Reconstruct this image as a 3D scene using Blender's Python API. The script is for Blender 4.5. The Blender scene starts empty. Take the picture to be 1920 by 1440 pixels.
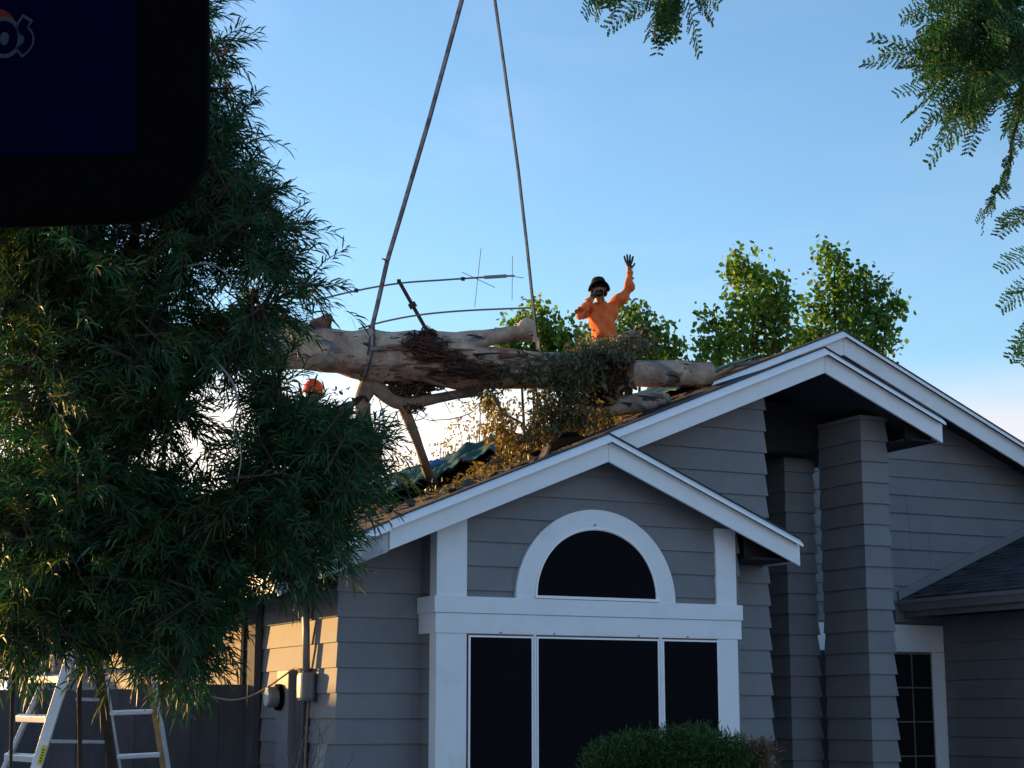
import bpy, bmesh, math, random
import numpy as np
from mathutils import Vector, Matrix, noise as mnoise
random.seed(7); RNG = np.random.default_rng(7)
SC = bpy.context.scene
COL = SC.collection
PI = math.pi

# ------------------------------------------------------------------ camera
F_PX, TH, PITCH, EYE = 3250.0, math.radians(26.5), math.atan(620/3250), 1.6
FW = np.array([math.sin(TH)*math.cos(PITCH), math.cos(TH)*math.cos(PITCH), math.sin(PITCH)])
RT = np.array([math.cos(TH), -math.sin(TH), 0.0])
UP = np.cross(RT, FW)
CAM = np.array([0, 0, EYE])
cam_d = bpy.data.cameras.new('camera'); cam = bpy.data.objects.new('camera', cam_d); COL.objects.link(cam)
cam_d.sensor_width = 36; cam_d.lens = F_PX/1920*36; cam_d.clip_start = 0.05; cam_d.clip_end = 3000
m = Matrix((RT, UP, -FW)).transposed().to_4x4(); m.translation = Vector(CAM); cam.matrix_world = m
SC.camera = cam

# ------------------------------------------------------------------ sky, sun, exposure
SUN_AZ, SUN_EL = math.radians(27), math.radians(5.0)      # measured from +Y towards -X (behind the house, to its left)
W = bpy.data.worlds.new('World'); SC.world = W; W.use_nodes = True
nt = W.node_tree; nt.nodes.clear()
wo = nt.nodes.new('ShaderNodeOutputWorld'); bg = nt.nodes.new('ShaderNodeBackground')
sky = nt.nodes.new('ShaderNodeTexSky'); sky.sky_type = 'NISHITA'; sky.sun_disc = False
sky.sun_elevation = SUN_EL; sky.sun_rotation = -SUN_AZ; sky.altitude = 300; sky.air_density = 0.95; sky.dust_density = 0.5; sky.ozone_density = 2.5
bg.inputs['Strength'].default_value = 0.118
bg2 = nt.nodes.new('ShaderNodeBackground'); bg2.inputs['Strength'].default_value = 0.36
tc = nt.nodes.new('ShaderNodeTexCoord'); sep = nt.nodes.new('ShaderNodeSeparateXYZ')
nt.links.new(tc.outputs['Generated'], sep.inputs[0])
nz = nt.nodes.new('ShaderNodeTexNoise'); nz.inputs['Scale'].default_value = 3.2; nz.inputs['Detail'].default_value = 5
mp = nt.nodes.new('ShaderNodeMapping'); mp.inputs['Scale'].default_value = (1, 1, 4.0)
nt.links.new(tc.outputs['Generated'], mp.inputs[0]); nt.links.new(mp.outputs[0], nz.inputs['Vector'])
ma = nt.nodes.new('ShaderNodeMath'); ma.operation = 'MULTIPLY_ADD'; ma.inputs[1].default_value = 0.075
nt.links.new(nz.outputs['Fac'], ma.inputs[0]); nt.links.new(sep.outputs['Z'], ma.inputs[2])
mr = nt.nodes.new('ShaderNodeMapRange'); mr.interpolation_type = 'SMOOTHSTEP'
mr.inputs['From Min'].default_value = 0.248; mr.inputs['From Max'].default_value = 0.196
mr.inputs['To Min'].default_value = 0.0; mr.inputs['To Max'].default_value = 0.92
nt.links.new(ma.outputs[0], mr.inputs['Value'])
nz2 = nt.nodes.new('ShaderNodeTexNoise'); nz2.inputs['Scale'].default_value = 4.5; nz2.inputs['Detail'].default_value = 6; nz2.inputs['Distortion'].default_value = 0.8
mp2 = nt.nodes.new('ShaderNodeMapping'); mp2.inputs['Scale'].default_value = (1, 1, 2.6); mp2.inputs['Rotation'].default_value = (0.25, 0.3, 0)
nt.links.new(tc.outputs['Generated'], mp2.inputs[0]); nt.links.new(mp2.outputs[0], nz2.inputs['Vector'])
ci = nt.nodes.new('ShaderNodeMapRange'); ci.inputs['From Min'].default_value = 0.48; ci.inputs['From Max'].default_value = 0.78; ci.inputs['To Max'].default_value = 0.09
nt.links.new(nz2.outputs['Fac'], ci.inputs['Value'])
mxm = nt.nodes.new('ShaderNodeMath'); mxm.operation = 'MAXIMUM'; nt.links.new(mr.outputs[0], mxm.inputs[0]); nt.links.new(ci.outputs[0], mxm.inputs[1])
# the low cloud bank runs all round the horizon, brighter and warmer towards the sun, as forward scattering makes it
dt = nt.nodes.new('ShaderNodeVectorMath'); dt.operation = 'DOT_PRODUCT'; dt.inputs[1].default_value = (-math.sin(SUN_AZ), math.cos(SUN_AZ), 0.05)
nt.links.new(tc.outputs['Generated'], dt.inputs[0])
cr = nt.nodes.new('ShaderNodeValToRGB'); dm = nt.nodes.new('ShaderNodeMapRange'); dm.inputs['From Min'].default_value = -1
nt.links.new(dt.outputs['Value'], dm.inputs['Value']); nt.links.new(dm.outputs[0], cr.inputs[0])
cr.color_ramp.elements[0].position = 0.70; cr.color_ramp.elements[0].color = (0.72, 0.69, 0.72, 1)
cr.color_ramp.elements[1].position = 0.92; cr.color_ramp.elements[1].color = (1.7, 1.5, 1.25, 1)
nt.links.new(cr.outputs[0], bg2.inputs['Color'])
nt.links.new(sky.outputs[0], bg.inputs['Color'])
mx = nt.nodes.new('ShaderNodeMixShader'); nt.links.new(mxm.outputs[0], mx.inputs[0])
nt.links.new(bg.outputs[0], mx.inputs[1]); nt.links.new(bg2.outputs[0], mx.inputs[2]); nt.links.new(mx.outputs[0], wo.inputs[0])
CLOUD_BG = bg2

sd = bpy.data.lights.new('sun', 'SUN'); sd.energy = 2.75; sd.angle = math.radians(0.6); sd.color = (1.0, 0.56, 0.18)
so = bpy.data.objects.new('sun', sd); COL.objects.link(so)
to_sun = Vector((-math.sin(SUN_AZ)*math.cos(SUN_EL), math.cos(SUN_AZ)*math.cos(SUN_EL), math.sin(SUN_EL)))
so.rotation_euler = to_sun.to_track_quat('Z', 'Y').to_euler(); so.location = (-20, 40, 30)

vs = SC.view_settings; vs.view_transform = 'Standard'; vs.look = 'None'; vs.gamma = 1; vs.exposure = 1.88; vs.use_curve_mapping = False
SC.display_settings.display_device = 'sRGB'
SC.cycles.max_bounces = 6; SC.cycles.transparent_max_bounces = 6

# ------------------------------------------------------------------ where a viewing ray meets a known plane
def ray(x, y): return FW*F_PX + RT*(x-960) - UP*(y-720)
def onD(x, y, D): return CAM + ray(x, y)*(D/F_PX)
def onY(x, y, Y): d = ray(x, y); return CAM + d*(Y/d[1])
def onX(x, y, X): d = ray(x, y); return CAM + d*(X/d[0])
SL = 0.417
def S(X): return 4.21 + SL*(X-8.15)                       # the big left-hand roof slope
def onS(x, y, h=0):
    d = ray(x, y); t = (4.21+h+SL*(0-8.15)-EYE)/(d[2]-SL*d[0]); return CAM + d*t

# ------------------------------------------------------------------ helpers
def tag(o, label=None, cat=None, group=None, kind=None):
    if label: o['label'] = label
    if cat: o['category'] = cat
    if group: o['group'] = group
    if kind: o['kind'] = kind
    return o
def empty(name, loc=(0, 0, 0), label=None, cat=None, group=None, parent=None):
    o = bpy.data.objects.new(name, None); COL.objects.link(o); o.location = Vector(loc); o.empty_display_size = 0.2
    if parent: o.parent = parent
    return tag(o, label, cat, group)
def put(me, name, mat, parent=None, smooth=False):
    """link a mesh given in world coordinates, keeping the parent's place"""
    o = bpy.data.objects.new(name, me); COL.objects.link(o)
    if mat is not None:
        if len(me.materials) == 0: me.materials.append(mat)
    if parent is not None:
        o.parent = parent
        loc = Vector((0, 0, 0)); q = parent
        while q is not None: loc += q.location; q = q.parent
        o.location = -loc
    if smooth:
        me.polygons.foreach_set('use_smooth', [True]*len(me.polygons))
    return o
def mesh(verts, faces, name='m'):
    me = bpy.data.meshes.new(name); me.from_pydata([tuple(map(float, v)) for v in verts], [], faces); me.update(); return me
class MB:
    def __init__(s): s.v = []; s.f = []
    def add(s, V, Fc):
        n = len(s.v); s.v += [tuple(map(float, q)) for q in V]; s.f += [tuple(n+i for i in f) for f in Fc]; return s
    def box(s, a, b):
        x0, y0, z0 = np.minimum(a, b); x1, y1, z1 = np.maximum(a, b)
        return s.add([(x0,y0,z0),(x1,y0,z0),(x1,y1,z0),(x0,y1,z0),(x0,y0,z1),(x1,y0,z1),(x1,y1,z1),(x0,y1,z1)],
                     [(0,3,2,1),(4,5,6,7),(0,1,5,4),(1,2,6,5),(2,3,7,6),(3,0,4,7)])
    def obox(s, c, ax, ay, az):
        """oriented box: centre and three half vectors"""
        c, ax, ay, az = map(np.array, (c, ax, ay, az)); V = []
        for k in (-1, 1):
            for i, j in ((-1,-1),(1,-1),(1,1),(-1,1)): V.append(c+ax*i+ay*j+az*k)
        return s.add(V, [(0,3,2,1),(4,5,6,7),(0,1,5,4),(1,2,6,5),(2,3,7,6),(3,0,4,7)])
    def prism(s, poly, vec):
        """closed prism over a polygon of 3-D points"""
        n = len(poly); vec = np.array(vec); V = [np.array(p, float) for p in poly]; V += [p+vec for p in V[:n]]
        fs = [tuple(range(n)), tuple(range(2*n-1, n-1, -1))] + [(i, n+i, n+(i+1) % n, (i+1) % n) for i in range(n)]
        return s.add(V, fs)
    def tube(s, pts, rad, n=8, caps=True, wob=0.0):
        pts = [np.array(p, float) for p in pts]; k = len(pts)
        if not hasattr(rad, '__len__'): rad = [rad]*k
        ref = np.array([0.13, 0.31, 0.94]); V = []; Fc = []
        for i, p in enumerate(pts):
            t = pts[min(i+1, k-1)]-pts[max(i-1, 0)]; t = t/(np.linalg.norm(t)+1e-9)
            if abs(t@ref) > 0.95: ref = np.array([0.9, 0.2, 0.1])
            a = np.cross(t, ref); a /= np.linalg.norm(a); b = np.cross(t, a)
            for j in range(n):
                g = 2*PI*j/n; r = rad[i]*(1+wob*(random.random()-.5)); V.append(p+(a*math.cos(g)+b*math.sin(g))*r)
        for i in range(k-1):
            for j in range(n):
                Fc.append((i*n+j, i*n+(j+1) % n, (i+1)*n+(j+1) % n, (i+1)*n+j))
        if caps: Fc += [tuple(range(n-1, -1, -1)), tuple(range((k-1)*n, k*n))]
        return s.add(V, Fc)
    def build(s, name, mat, parent=None, smooth=False, bevel=0):
        me = mesh(s.v, s.f, name)
        bm = bmesh.new(); bm.from_mesh(me); bmesh.ops.recalc_face_normals(bm, faces=bm.faces); bm.to_mesh(me); bm.free()
        o = put(me, name, mat, parent, smooth)
        if bevel:
            md = o.modifiers.new('bevel', 'BEVEL'); md.width = bevel; md.segments = 2; md.limit_method = 'ANGLE'
        return o
def curve_pts(pts, n=8):
    """smooth path through points (Catmull-Rom)"""
    P = [np.array(p, float) for p in pts]; P = [2*P[0]-P[1]]+P+[2*P[-1]-P[-2]]; out = []
    for i in range(1, len(P)-2):
        for k in range(n):
            t = k/n; a, b, c, d = P[i-1:i+3]
            out.append(.5*((2*b)+(-a+c)*t+(2*a-5*b+4*c-d)*t*t+(-a+3*b-3*c+d)*t**3))
    out.append(P[-2]); return out

# ------------------------------------------------------------------ materials
def nmat(name, base, rough=0.7, var=0.12, scale=6.0, bump=0.0, bscale=40.0, spec=0.3, obj_var=0.0, col2=None, thr=(0.45, 0.6), stretch=(1, 1, 1), metal=0.0):
    M = bpy.data.materials.new(name); M.use_nodes = True; t = M.node_tree; b = t.nodes['Principled BSDF']
    b.inputs['Roughness'].default_value = rough; b.inputs['Specular IOR Level'].default_value = spec; b.inputs['Metallic'].default_value = metal
    g = t.nodes.new('ShaderNodeNewGeometry')
    mpn = t.nodes.new('ShaderNodeMapping'); mpn.inputs['Scale'].default_value = stretch; t.links.new(g.outputs['Position'], mpn.inputs[0])
    n = t.nodes.new('ShaderNodeTexNoise'); n.inputs['Scale'].default_value = scale; n.inputs['Detail'].default_value = 6; n.inputs['Roughness'].default_value = 0.62
    t.links.new(mpn.outputs[0], n.inputs['Vector'])
    r = t.nodes.new('ShaderNodeMapRange'); r.inputs['From Min'].default_value = 0.3; r.inputs['From Max'].default_value = 0.7
    r.inputs['To Min'].default_value = 1-var; r.inputs['To Max'].default_value = 1+var; t.links.new(n.outputs['Fac'], r.inputs['Value'])
    val = r.outputs[0]
    if obj_var:
        oi = t.nodes.new('ShaderNodeObjectInfo'); r2 = t.nodes.new('ShaderNodeMapRange')
        r2.inputs['To Min'].default_value = 1-obj_var; r2.inputs['To Max'].default_value = 1+obj_var; t.links.new(oi.outputs['Random'], r2.inputs['Value'])
        mu = t.nodes.new('ShaderNodeMath'); mu.operation = 'MULTIPLY'; t.links.new(val, mu.inputs[0]); t.links.new(r2.outputs[0], mu.inputs[1]); val = mu.outputs[0]
    mixc = t.nodes.new('ShaderNodeMix'); mixc.data_type = 'RGBA'; mixc.inputs['A'].default_value = (*base, 1); mixc.inputs['B'].default_value = (*(col2 or base), 1)
    n2 = t.nodes.new('ShaderNodeTexNoise'); n2.inputs['Scale'].default_value = scale*0.45; n2.inputs['Detail'].default_value = 8; n2.inputs['Roughness'].default_value = 0.6
    t.links.new(mpn.outputs[0], n2.inputs['Vector'])
    r3 = t.nodes.new('ShaderNodeMapRange'); r3.inputs['From Min'].default_value = thr[0]; r3.inputs['From Max'].default_value = thr[1]; t.links.new(n2.outputs['Fac'], r3.inputs['Value'])
    t.links.new(r3.outputs[0], mixc.inputs['Factor'])
    sc = t.nodes.new('ShaderNodeVectorMath'); sc.operation = 'SCALE'; t.links.new(mixc.outputs['Result'], sc.inputs[0]); t.links.new(val, sc.inputs['Scale'])
    t.links.new(sc.outputs[0], b.inputs['Base Color'])
    if bump:
        nb = t.nodes.new('ShaderNodeTexNoise'); nb.inputs['Scale'].default_value = bscale; nb.inputs['Detail'].default_value = 5; t.links.new(mpn.outputs[0], nb.inputs['Vector'])
        bp = t.nodes.new('ShaderNodeBump'); bp.inputs['Strength'].default_value = bump; bp.inputs['Distance'].default_value = 0.02
        t.links.new(nb.outputs['Fac'], bp.inputs['Height']); t.links.new(bp.outputs[0], b.inputs['Normal'])
    return M
def leaf_mat(name, c1, c2, trans=0.35, rough=0.5, spec=0.3, tcol=None):
    M = bpy.data.materials.new(name); M.use_nodes = True; t = M.node_tree; b = t.nodes['Principled BSDF']; out = t.nodes['Material Output']
    b.inputs['Roughness'].default_value = rough; b.inputs['Specular IOR Level'].default_value = spec
    g = t.nodes.new('ShaderNodeNewGeometry'); cr = t.nodes.new('ShaderNodeValToRGB'); cr.color_ramp.elements[0].color = (*c1, 1); cr.color_ramp.elements[1].color = (*c2, 1)
    t.links.new(g.outputs['Random Per Island'], cr.inputs[0]); t.links.new(cr.outputs[0], b.inputs['Base Color'])
    tr = t.nodes.new('ShaderNodeBsdfTranslucent'); sc = t.nodes.new('ShaderNodeVectorMath'); sc.operation = 'MULTIPLY'
    sc.inputs[1].default_value = tcol or (1.6, 1.5, 0.6); t.links.new(cr.outputs[0], sc.inputs[0]); t.links.new(sc.outputs[0], tr.inputs[0])
    mxn = t.nodes.new('ShaderNodeMixShader'); mxn.inputs[0].default_value = trans
    t.links.new(b.outputs[0], mxn.inputs[1]); t.links.new(tr.outputs[0], mxn.inputs[2]); t.links.new(mxn.outputs[0], out.inputs[0])
    return M
M = {}
M['siding'] = nmat('grey siding paint', (0.212, 0.209, 0.214), 0.72, 0.08, 3.0, 0.12, 90, 0.25, obj_var=0.05)
M['core'] = nmat('sheathing', (0.15, 0.15, 0.155), 0.8, 0.05)
M['white'] = nmat('white trim paint', (0.82, 0.825, 0.835), 0.55, 0.03, 5, 0.06, 60, 0.35, col2=(0.74, 0.735, 0.72), thr=(0.55, 0.75))
M['drip'] = nmat('white metal edging', (0.90, 0.91, 0.92), 0.28, 0.04, 8, 0, 40, 0.5)
M['screen'] = nmat('dark window screen', (0.005, 0.0055, 0.007), 0.7, 0.25, 2.0, 0.05, 300, 0.06)
M['glass'] = nmat('dark glass', (0.006, 0.007, 0.009), 0.08, 0.1, 2, 0, 40, 0.5)
M['door'] = nmat('dark door paint', (0.02, 0.022, 0.028), 0.5, 0.1)
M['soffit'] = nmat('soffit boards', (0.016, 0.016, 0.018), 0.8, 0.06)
M['shingle'] = nmat('grey asphalt shingle', (0.060, 0.060, 0.066), 0.9, 0.3, 25, 0.4, 220, 0.15, obj_var=0.3)
M['deck'] = nmat('stripped roof deck', (0.105, 0.085, 0.08), 0.9, 0.3, 5, 0.3, 60, 0.12, col2=(0.055, 0.05, 0.05), thr=(0.42, 0.6))
M['ply_sunrail'] = nmat('torn plywood and sunlit rail', (0.45, 0.27, 0.14), 0.8, 0.2, 12, 0.2, 60, 0.2)
M['tarp'] = nmat('green tarpaulin', (0.016, 0.074, 0.062), 0.6, 0.2, 4, 0.15, 30, 0.22)
M['bluetarp'] = nmat('blue plastic', (0.03, 0.13, 0.42), 0.4, 0.1, 6, 0, 30, 0.4)
def bark_mat():
    Mt = nmat('smooth pale eucalyptus bark', (0.52, 0.385, 0.285), 0.78, 0.20, 9, 0.9, 18, 0.15, col2=(0.30, 0.195, 0.145), thr=(0.40, 0.62)); t = Mt.node_tree; b = t.nodes['Principled BSDF']
    src = b.inputs['Base Color'].links[0].from_socket; g = t.nodes.new('ShaderNodeNewGeometry')
    def mask(scale, lo, hi, col, src, st, seed):
        mp_ = t.nodes.new('ShaderNodeMapping'); mp_.inputs['Scale'].default_value = st; mp_.inputs['Location'].default_value = (seed, seed*2, seed*.7); t.links.new(g.outputs['Position'], mp_.inputs[0])
        n = t.nodes.new('ShaderNodeTexNoise'); n.inputs['Scale'].default_value = scale; n.inputs['Detail'].default_value = 4; n.inputs['Distortion'].default_value = .6; t.links.new(mp_.outputs[0], n.inputs['Vector'])
        r_ = t.nodes.new('ShaderNodeMapRange'); r_.inputs['From Min'].default_value = lo; r_.inputs['From Max'].default_value = hi; t.links.new(n.outputs['Fac'], r_.inputs['Value'])
        mx_ = t.nodes.new('ShaderNodeMix'); mx_.data_type = 'RGBA'; mx_.inputs['B'].default_value = (*col, 1); t.links.new(r_.outputs[0], mx_.inputs['Factor']); t.links.new(src, mx_.inputs['A']); return mx_.outputs['Result']
    c = mask(2.2, .605, .625, (0.155, 0.165, 0.18), src, (1.0, 1.0, 2.2), 3.1)
    c = mask(2.6, .615, .645, (0.20, 0.125, 0.085), c, (1.0, 1.0, 2.0), 8.7)
    c = mask(5.0, .62, .64, (0.05, 0.04, 0.035), c, (.7, .7, 3.4), 1.7)
    c = mask(13, .64, .67, (0.12, 0.08, 0.06), c, (.8, .8, 2.0), 5.2)
    t.links.new(c, b.inputs['Base Color']); return Mt
M['bark'] = bark_mat()
M['bark2'] = nmat('brown bark', (0.27, 0.195, 0.14), 0.85, 0.25, 9, 0.5, 30, 0.15, col2=(0.13, 0.10, 0.085), thr=(0.45, 0.6))
M['shred'] = nmat('torn reddish bark', (0.17, 0.085, 0.06), 0.85, 0.35, 14, 0.4, 40, 0.12, obj_var=0.35, col2=(0.06, 0.045, 0.04), thr=(0.45, 0.6))
M['palewood'] = nmat('pale split wood', (0.50, 0.38, 0.27), 0.8, 0.2, 14, 0.3, 40, 0.15)
M['limb'] = nmat('dark limb bark', (0.055, 0.042, 0.032), 0.9, 0.25, 12, 0.4, 40, 0.1)
M['strap'] = nmat('sling webbing', (0.36, 0.29, 0.27), 0.8, 0.2, 20, 0, 40, 0.2, col2=(0.17, 0.13, 0.12), thr=(0.45, 0.62))
M['straplight'] = nmat('cream sling webbing', (0.56, 0.45, 0.34), 0.8, 0.2, 12, 0, 40, 0.2, col2=(0.26, 0.20, 0.18), thr=(0.5, 0.7))
M['strapdark'] = nmat('dark sling edge', (0.06, 0.055, 0.055), 0.8, 0.2, 30)
M['alu'] = nmat('worn aluminium', (0.62, 0.63, 0.65), 0.42, 0.12, 8, 0.05, 60, 0.5, metal=0.6)
M['yellow'] = nmat('yellow sticker', (0.75, 0.62, 0.05), 0.5, 0.08)
M['print'] = nmat('dark print', (0.03, 0.03, 0.03), 0.6, 0.1)
M['antenna'] = nmat('antenna metal', (0.16, 0.16, 0.17), 0.7, 0.15, 20, 0, 40, 0.2)
M['fence'] = nmat('dark fence board', (0.075, 0.073, 0.078), 0.85, 0.25, 5, 0.3, 40, 0.15, obj_var=0.15, stretch=(1, 1, 0.3))
M['stucco'] = nmat('tan stucco', (0.45, 0.37, 0.27), 0.9, 0.1, 8, 0.3, 90, 0.15)
M['ground'] = nmat('gravel yard', (0.44, 0.42, 0.40), 0.95, 0.2, 3, 0.4, 30, 0.1, col2=(0.36, 0.34, 0.31))
M['orange'] = nmat('orange cotton shirt', (0.70, 0.17, 0.05), 0.85, 0.12, 10, 0.35, 22, 0.15)
M['hivis'] = nmat('orange hard plastic', (0.85, 0.10, 0.02), 0.35, 0.06, 10, 0, 40, 0.4)
M['skin'] = nmat('tanned skin', (0.30, 0.15, 0.09), 0.55, 0.1, 20, 0, 40, 0.35)
M['glove'] = nmat('work glove', (0.035, 0.034, 0.034), 0.8, 0.25, 30, 0.2, 90, 0.2, col2=(0.09, 0.07, 0.055), thr=(0.5, 0.65))
M['hat'] = nmat('dark cloth hat', (0.020, 0.021, 0.022), 0.9, 0.2, 14, 0.2, 60, 0.1)
M['hair'] = nmat('black hair', (0.012, 0.010, 0.009), 0.6, 0.1)
M['jeans'] = nmat('work trousers', (0.05, 0.06, 0.09), 0.9, 0.15, 12, 0.2, 40, 0.1)
M['navyshirt'] = nmat('grey blue shirt', (0.10, 0.115, 0.15), 0.9, 0.12, 12, 0.2, 40, 0.1)
M['black'] = nmat('black plastic', (0.0022, 0.0022, 0.0026), 0.9, 0.1, 30, 0.02, 200, 0.02)
M['navy'] = nmat('navy print', (0.0006, 0.0012, 0.014), 0.9, 0.15, 40, 0, 40, 0.01)
M['silver'] = nmat('silver lettering', (0.030, 0.045, 0.062), 0.6, 0.1, 60, 0, 40, 0.1)  # silver darkened, the shade inside the vehicle is in the colour
M['logored'] = nmat('red lettering', (0.10, 0.012, 0.008), 0.6, 0.1, 60, 0, 40, 0.1)
M['steel'] = nmat('galvanised steel', (0.24, 0.235, 0.23), 0.5, 0.12, 10, 0, 40, 0.4, metal=0.4)
M['greybox'] = nmat('grey painted metal', (0.20, 0.195, 0.20), 0.6, 0.1, 10, 0, 40, 0.3)
M['meterglass'] = nmat('meter glass', (0.55, 0.55, 0.52), 0.15, 0.1, 20, 0, 40, 0.5)
M['cable'] = nmat('old cable', (0.30, 0.20, 0.13), 0.7, 0.15, 30)
M['willow'] = leaf_mat('narrow willow leaf', (0.008, 0.034, 0.014), (0.034, 0.100, 0.040), 0.24, tcol=(1.0, 1.5, .5))
M['willowsunlit'] = leaf_mat('sunlit willow leaf', (0.020, 0.046, 0.010), (0.085, 0.115, 0.025), 0.32, tcol=(1.2, 1.4, .5))  # same narrow leaf, with low sun shining through put into the colour
M['seed'] = leaf_mat('dry brown pods', (0.16, 0.07, 0.03), (0.25, 0.11, 0.04), 0.2)
M['ash'] = leaf_mat('broad green leaf', (0.06, 0.105, 0.018), (0.19, 0.30, 0.06), 0.5, tcol=(1.2, 1.45, .5))
M['ashdark'] = leaf_mat('darker broad leaf', (0.04, 0.085, 0.020), (0.14, 0.25, 0.06), 0.48, tcol=(1.2, 1.45, .5))
M['pale'] = leaf_mat('thin pale leaf', (0.20, 0.18, 0.09), (0.34, 0.29, 0.16), 0.45)
M['feather'] = leaf_mat('feathery leaflet', (0.016, 0.052, 0.016), (0.055, 0.135, 0.045), 0.3, tcol=(1.0, 1.5, .5))
M['gum'] = leaf_mat('grey green gum leaf', (0.050, 0.060, 0.035), (0.14, 0.145, 0.085), 0.25)
M['gumdark'] = leaf_mat('dark gum leaf', (0.038, 0.050, 0.024), (0.14, 0.145, 0.075), 0.25)
M['gumdry'] = leaf_mat('dry gum leaf', (0.10, 0.075, 0.025), (0.25, 0.19, 0.06), 0.35)
M['juniper'] = leaf_mat('dark needle sprays', (0.010, 0.036, 0.008), (0.050, 0.115, 0.020), 0.2)
M['dead'] = leaf_mat('dead needle sprays', (0.10, 0.06, 0.04), (0.20, 0.12, 0.08), 0.2)

# ------------------------------------------------------------------ ground
g = MB().add([(-1500,-1500,0),(1500,-1500,0),(1500,1500,0),(-1500,1500,0)], [(0,1,2,3)]).build('ground', M['ground']); tag(g, 'gravel yard around the house', None, kind='structure')

# ================================================================== HOUSE
HOUSE = empty('house', (8.0, 15.0, 0), 'grey lap-sided house with white trim, a bay window gable and a torn-up roof', 'house')
Z = np.array([0, 0, 1.0])
def clip(poly, k, lim, keep_above):
    out = []
    for i in range(len(poly)):
        a, b = poly[i], poly[(i+1) % len(poly)]; ia = (a[k] >= lim) == keep_above or a[k] == lim; ib = (b[k] >= lim) == keep_above or b[k] == lim
        if ia: out.append(a)
        if ia != ib:
            t = (lim-a[k])/(b[k]-a[k]); q = [a[0]+t*(b[0]-a[0]), a[1]+t*(b[1]-a[1])]; q[k] = lim; out.append(tuple(q))
    return out
def one_board(pl, a, b, lo, hi, core, P0, U, N, step, ext):
    if len(pl) < 3: return
    A = abs(sum(pl[i][0]*pl[(i+1) % len(pl)][1]-pl[(i+1) % len(pl)][0]*pl[i][1] for i in range(len(pl))))/2
    if A < 0.004: return
    jit = random.uniform(-.0012, .0012)
    fr, bk = [], []
    for u, z in pl:
        o = 0.005+0.021*(b-z)/step+jit
        uu = u-(o if (ext[0] and abs(u-lo) < 1e-4) else 0)+(o if (ext[1] and abs(u-hi) < 1e-4) else 0)
        fr.append(P0+U*uu+Z*z+N*o); bk.append(P0+U*u+Z*z+N*0.0)
    n = len(pl); mb = MB(); mb.add(fr+bk, [tuple(range(n))]+[(i, n+i, n+(i+1) % n, (i+1) % n) for i in range(n)])
    mb.build('siding_board', M['siding'], core)
def wall(P0, U, N, poly, thick=0.12, z0=1.34, step=0.2275, ext=(1, 1), back=None, mat=None):
    """solid wall with lapped boards, each board an object of its own"""
    P0, U, N = np.array(P0, float), np.array(U, float), np.array(N, float)
    core = MB().prism([P0+U*u+Z*z-N*0.004 for u, z in poly], -N*thick).build('wall', M['core'], HOUSE)
    us = [u for u, z in poly]; lo, hi = min(us), max(us); zs = [z for u, z in poly]
    k = math.floor((min(zs)-z0)/step)
    while z0+k*step < max(zs):
        a, b = z0+k*step, z0+(k+1)*step; k += 1
        pl = clip(clip(poly, 1, a, True), 1, b, False)
        if len(pl) < 3: continue
        pls = [pl]; ul = [u for u, z in pl]; wd = max(ul)-min(ul)
        if wd > 2.4:
            cuts = sorted(min(ul)+wd*random.uniform(.12, .88) for _ in range(1+int(wd > 6)))
            pls = []; rest = pl
            for c_ in cuts: pls.append(clip(rest, 0, c_-.0015, False)); rest = clip(rest, 0, c_+.0015, True)
            pls.append(rest)
        for pl in pls: one_board(pl, a, b, lo, hi, core, P0, U, N, step, ext)
    return core
XL, YW, YB, YR = 5.683, 14.94, 14.575, 17.2
WALLS = []
# front wall (also the tall middle gable wall), left wall, bay
wall((XL, YW, 0), (1,0,0), (0,-1,0), [(0,.15),(10.40-XL,.15),(10.40-XL,S(10.40)-.11),(0,S(XL)-.11)])
wall((XL, 30.6, 0), (0,-1,0), (-1,0,0), [(0,.15),(30.6-YW,.15),(30.6-YW,S(XL)-.15),(0,S(XL)-.15)], ext=(0,1))
bx0, bx1 = 6.509, 9.78
def zr(X): return 4.21-SL*(X-8.15)
wall((bx0, YB, 0), (1,0,0), (0,-1,0), [(0,.3),(bx1-bx0,.3),(bx1-bx0,zr(bx1)-.11),(8.15-bx0,4.10),(0,S(bx0)-.11)], ext=(1,1), z0=1.138+.2275*.0)
wall((bx0, YW, 0), (0,-1,0), (-1,0,0), [(0,.3),(YW-YB,.3),(YW-YB,S(bx0)-.12),(0,S(bx0)-.12)], ext=(0,1))
MB().box((bx1-.1, YB+.12, .3), (bx1, YW, zr(bx1)-.12)).build('wall', M['siding'], HOUSE)
# back wall of the entry court, gable of the tallest roof
SR = 0.43
wall((10.40, YR, 0), (1,0,0), (0,-1,0), [(0,.15),(7.4,.15),(7.4,6.17-SR*(17.8-12.86)-.11),(12.86-10.40,6.06),(0,S(10.40)-.11)], ext=(0,0), z0=1.34+.012)
MB().box((10.28, YW+.13, .15), (10.396, YR-.01, S(10.28)-.13)).build('wall', M['siding'], HOUSE)
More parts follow.
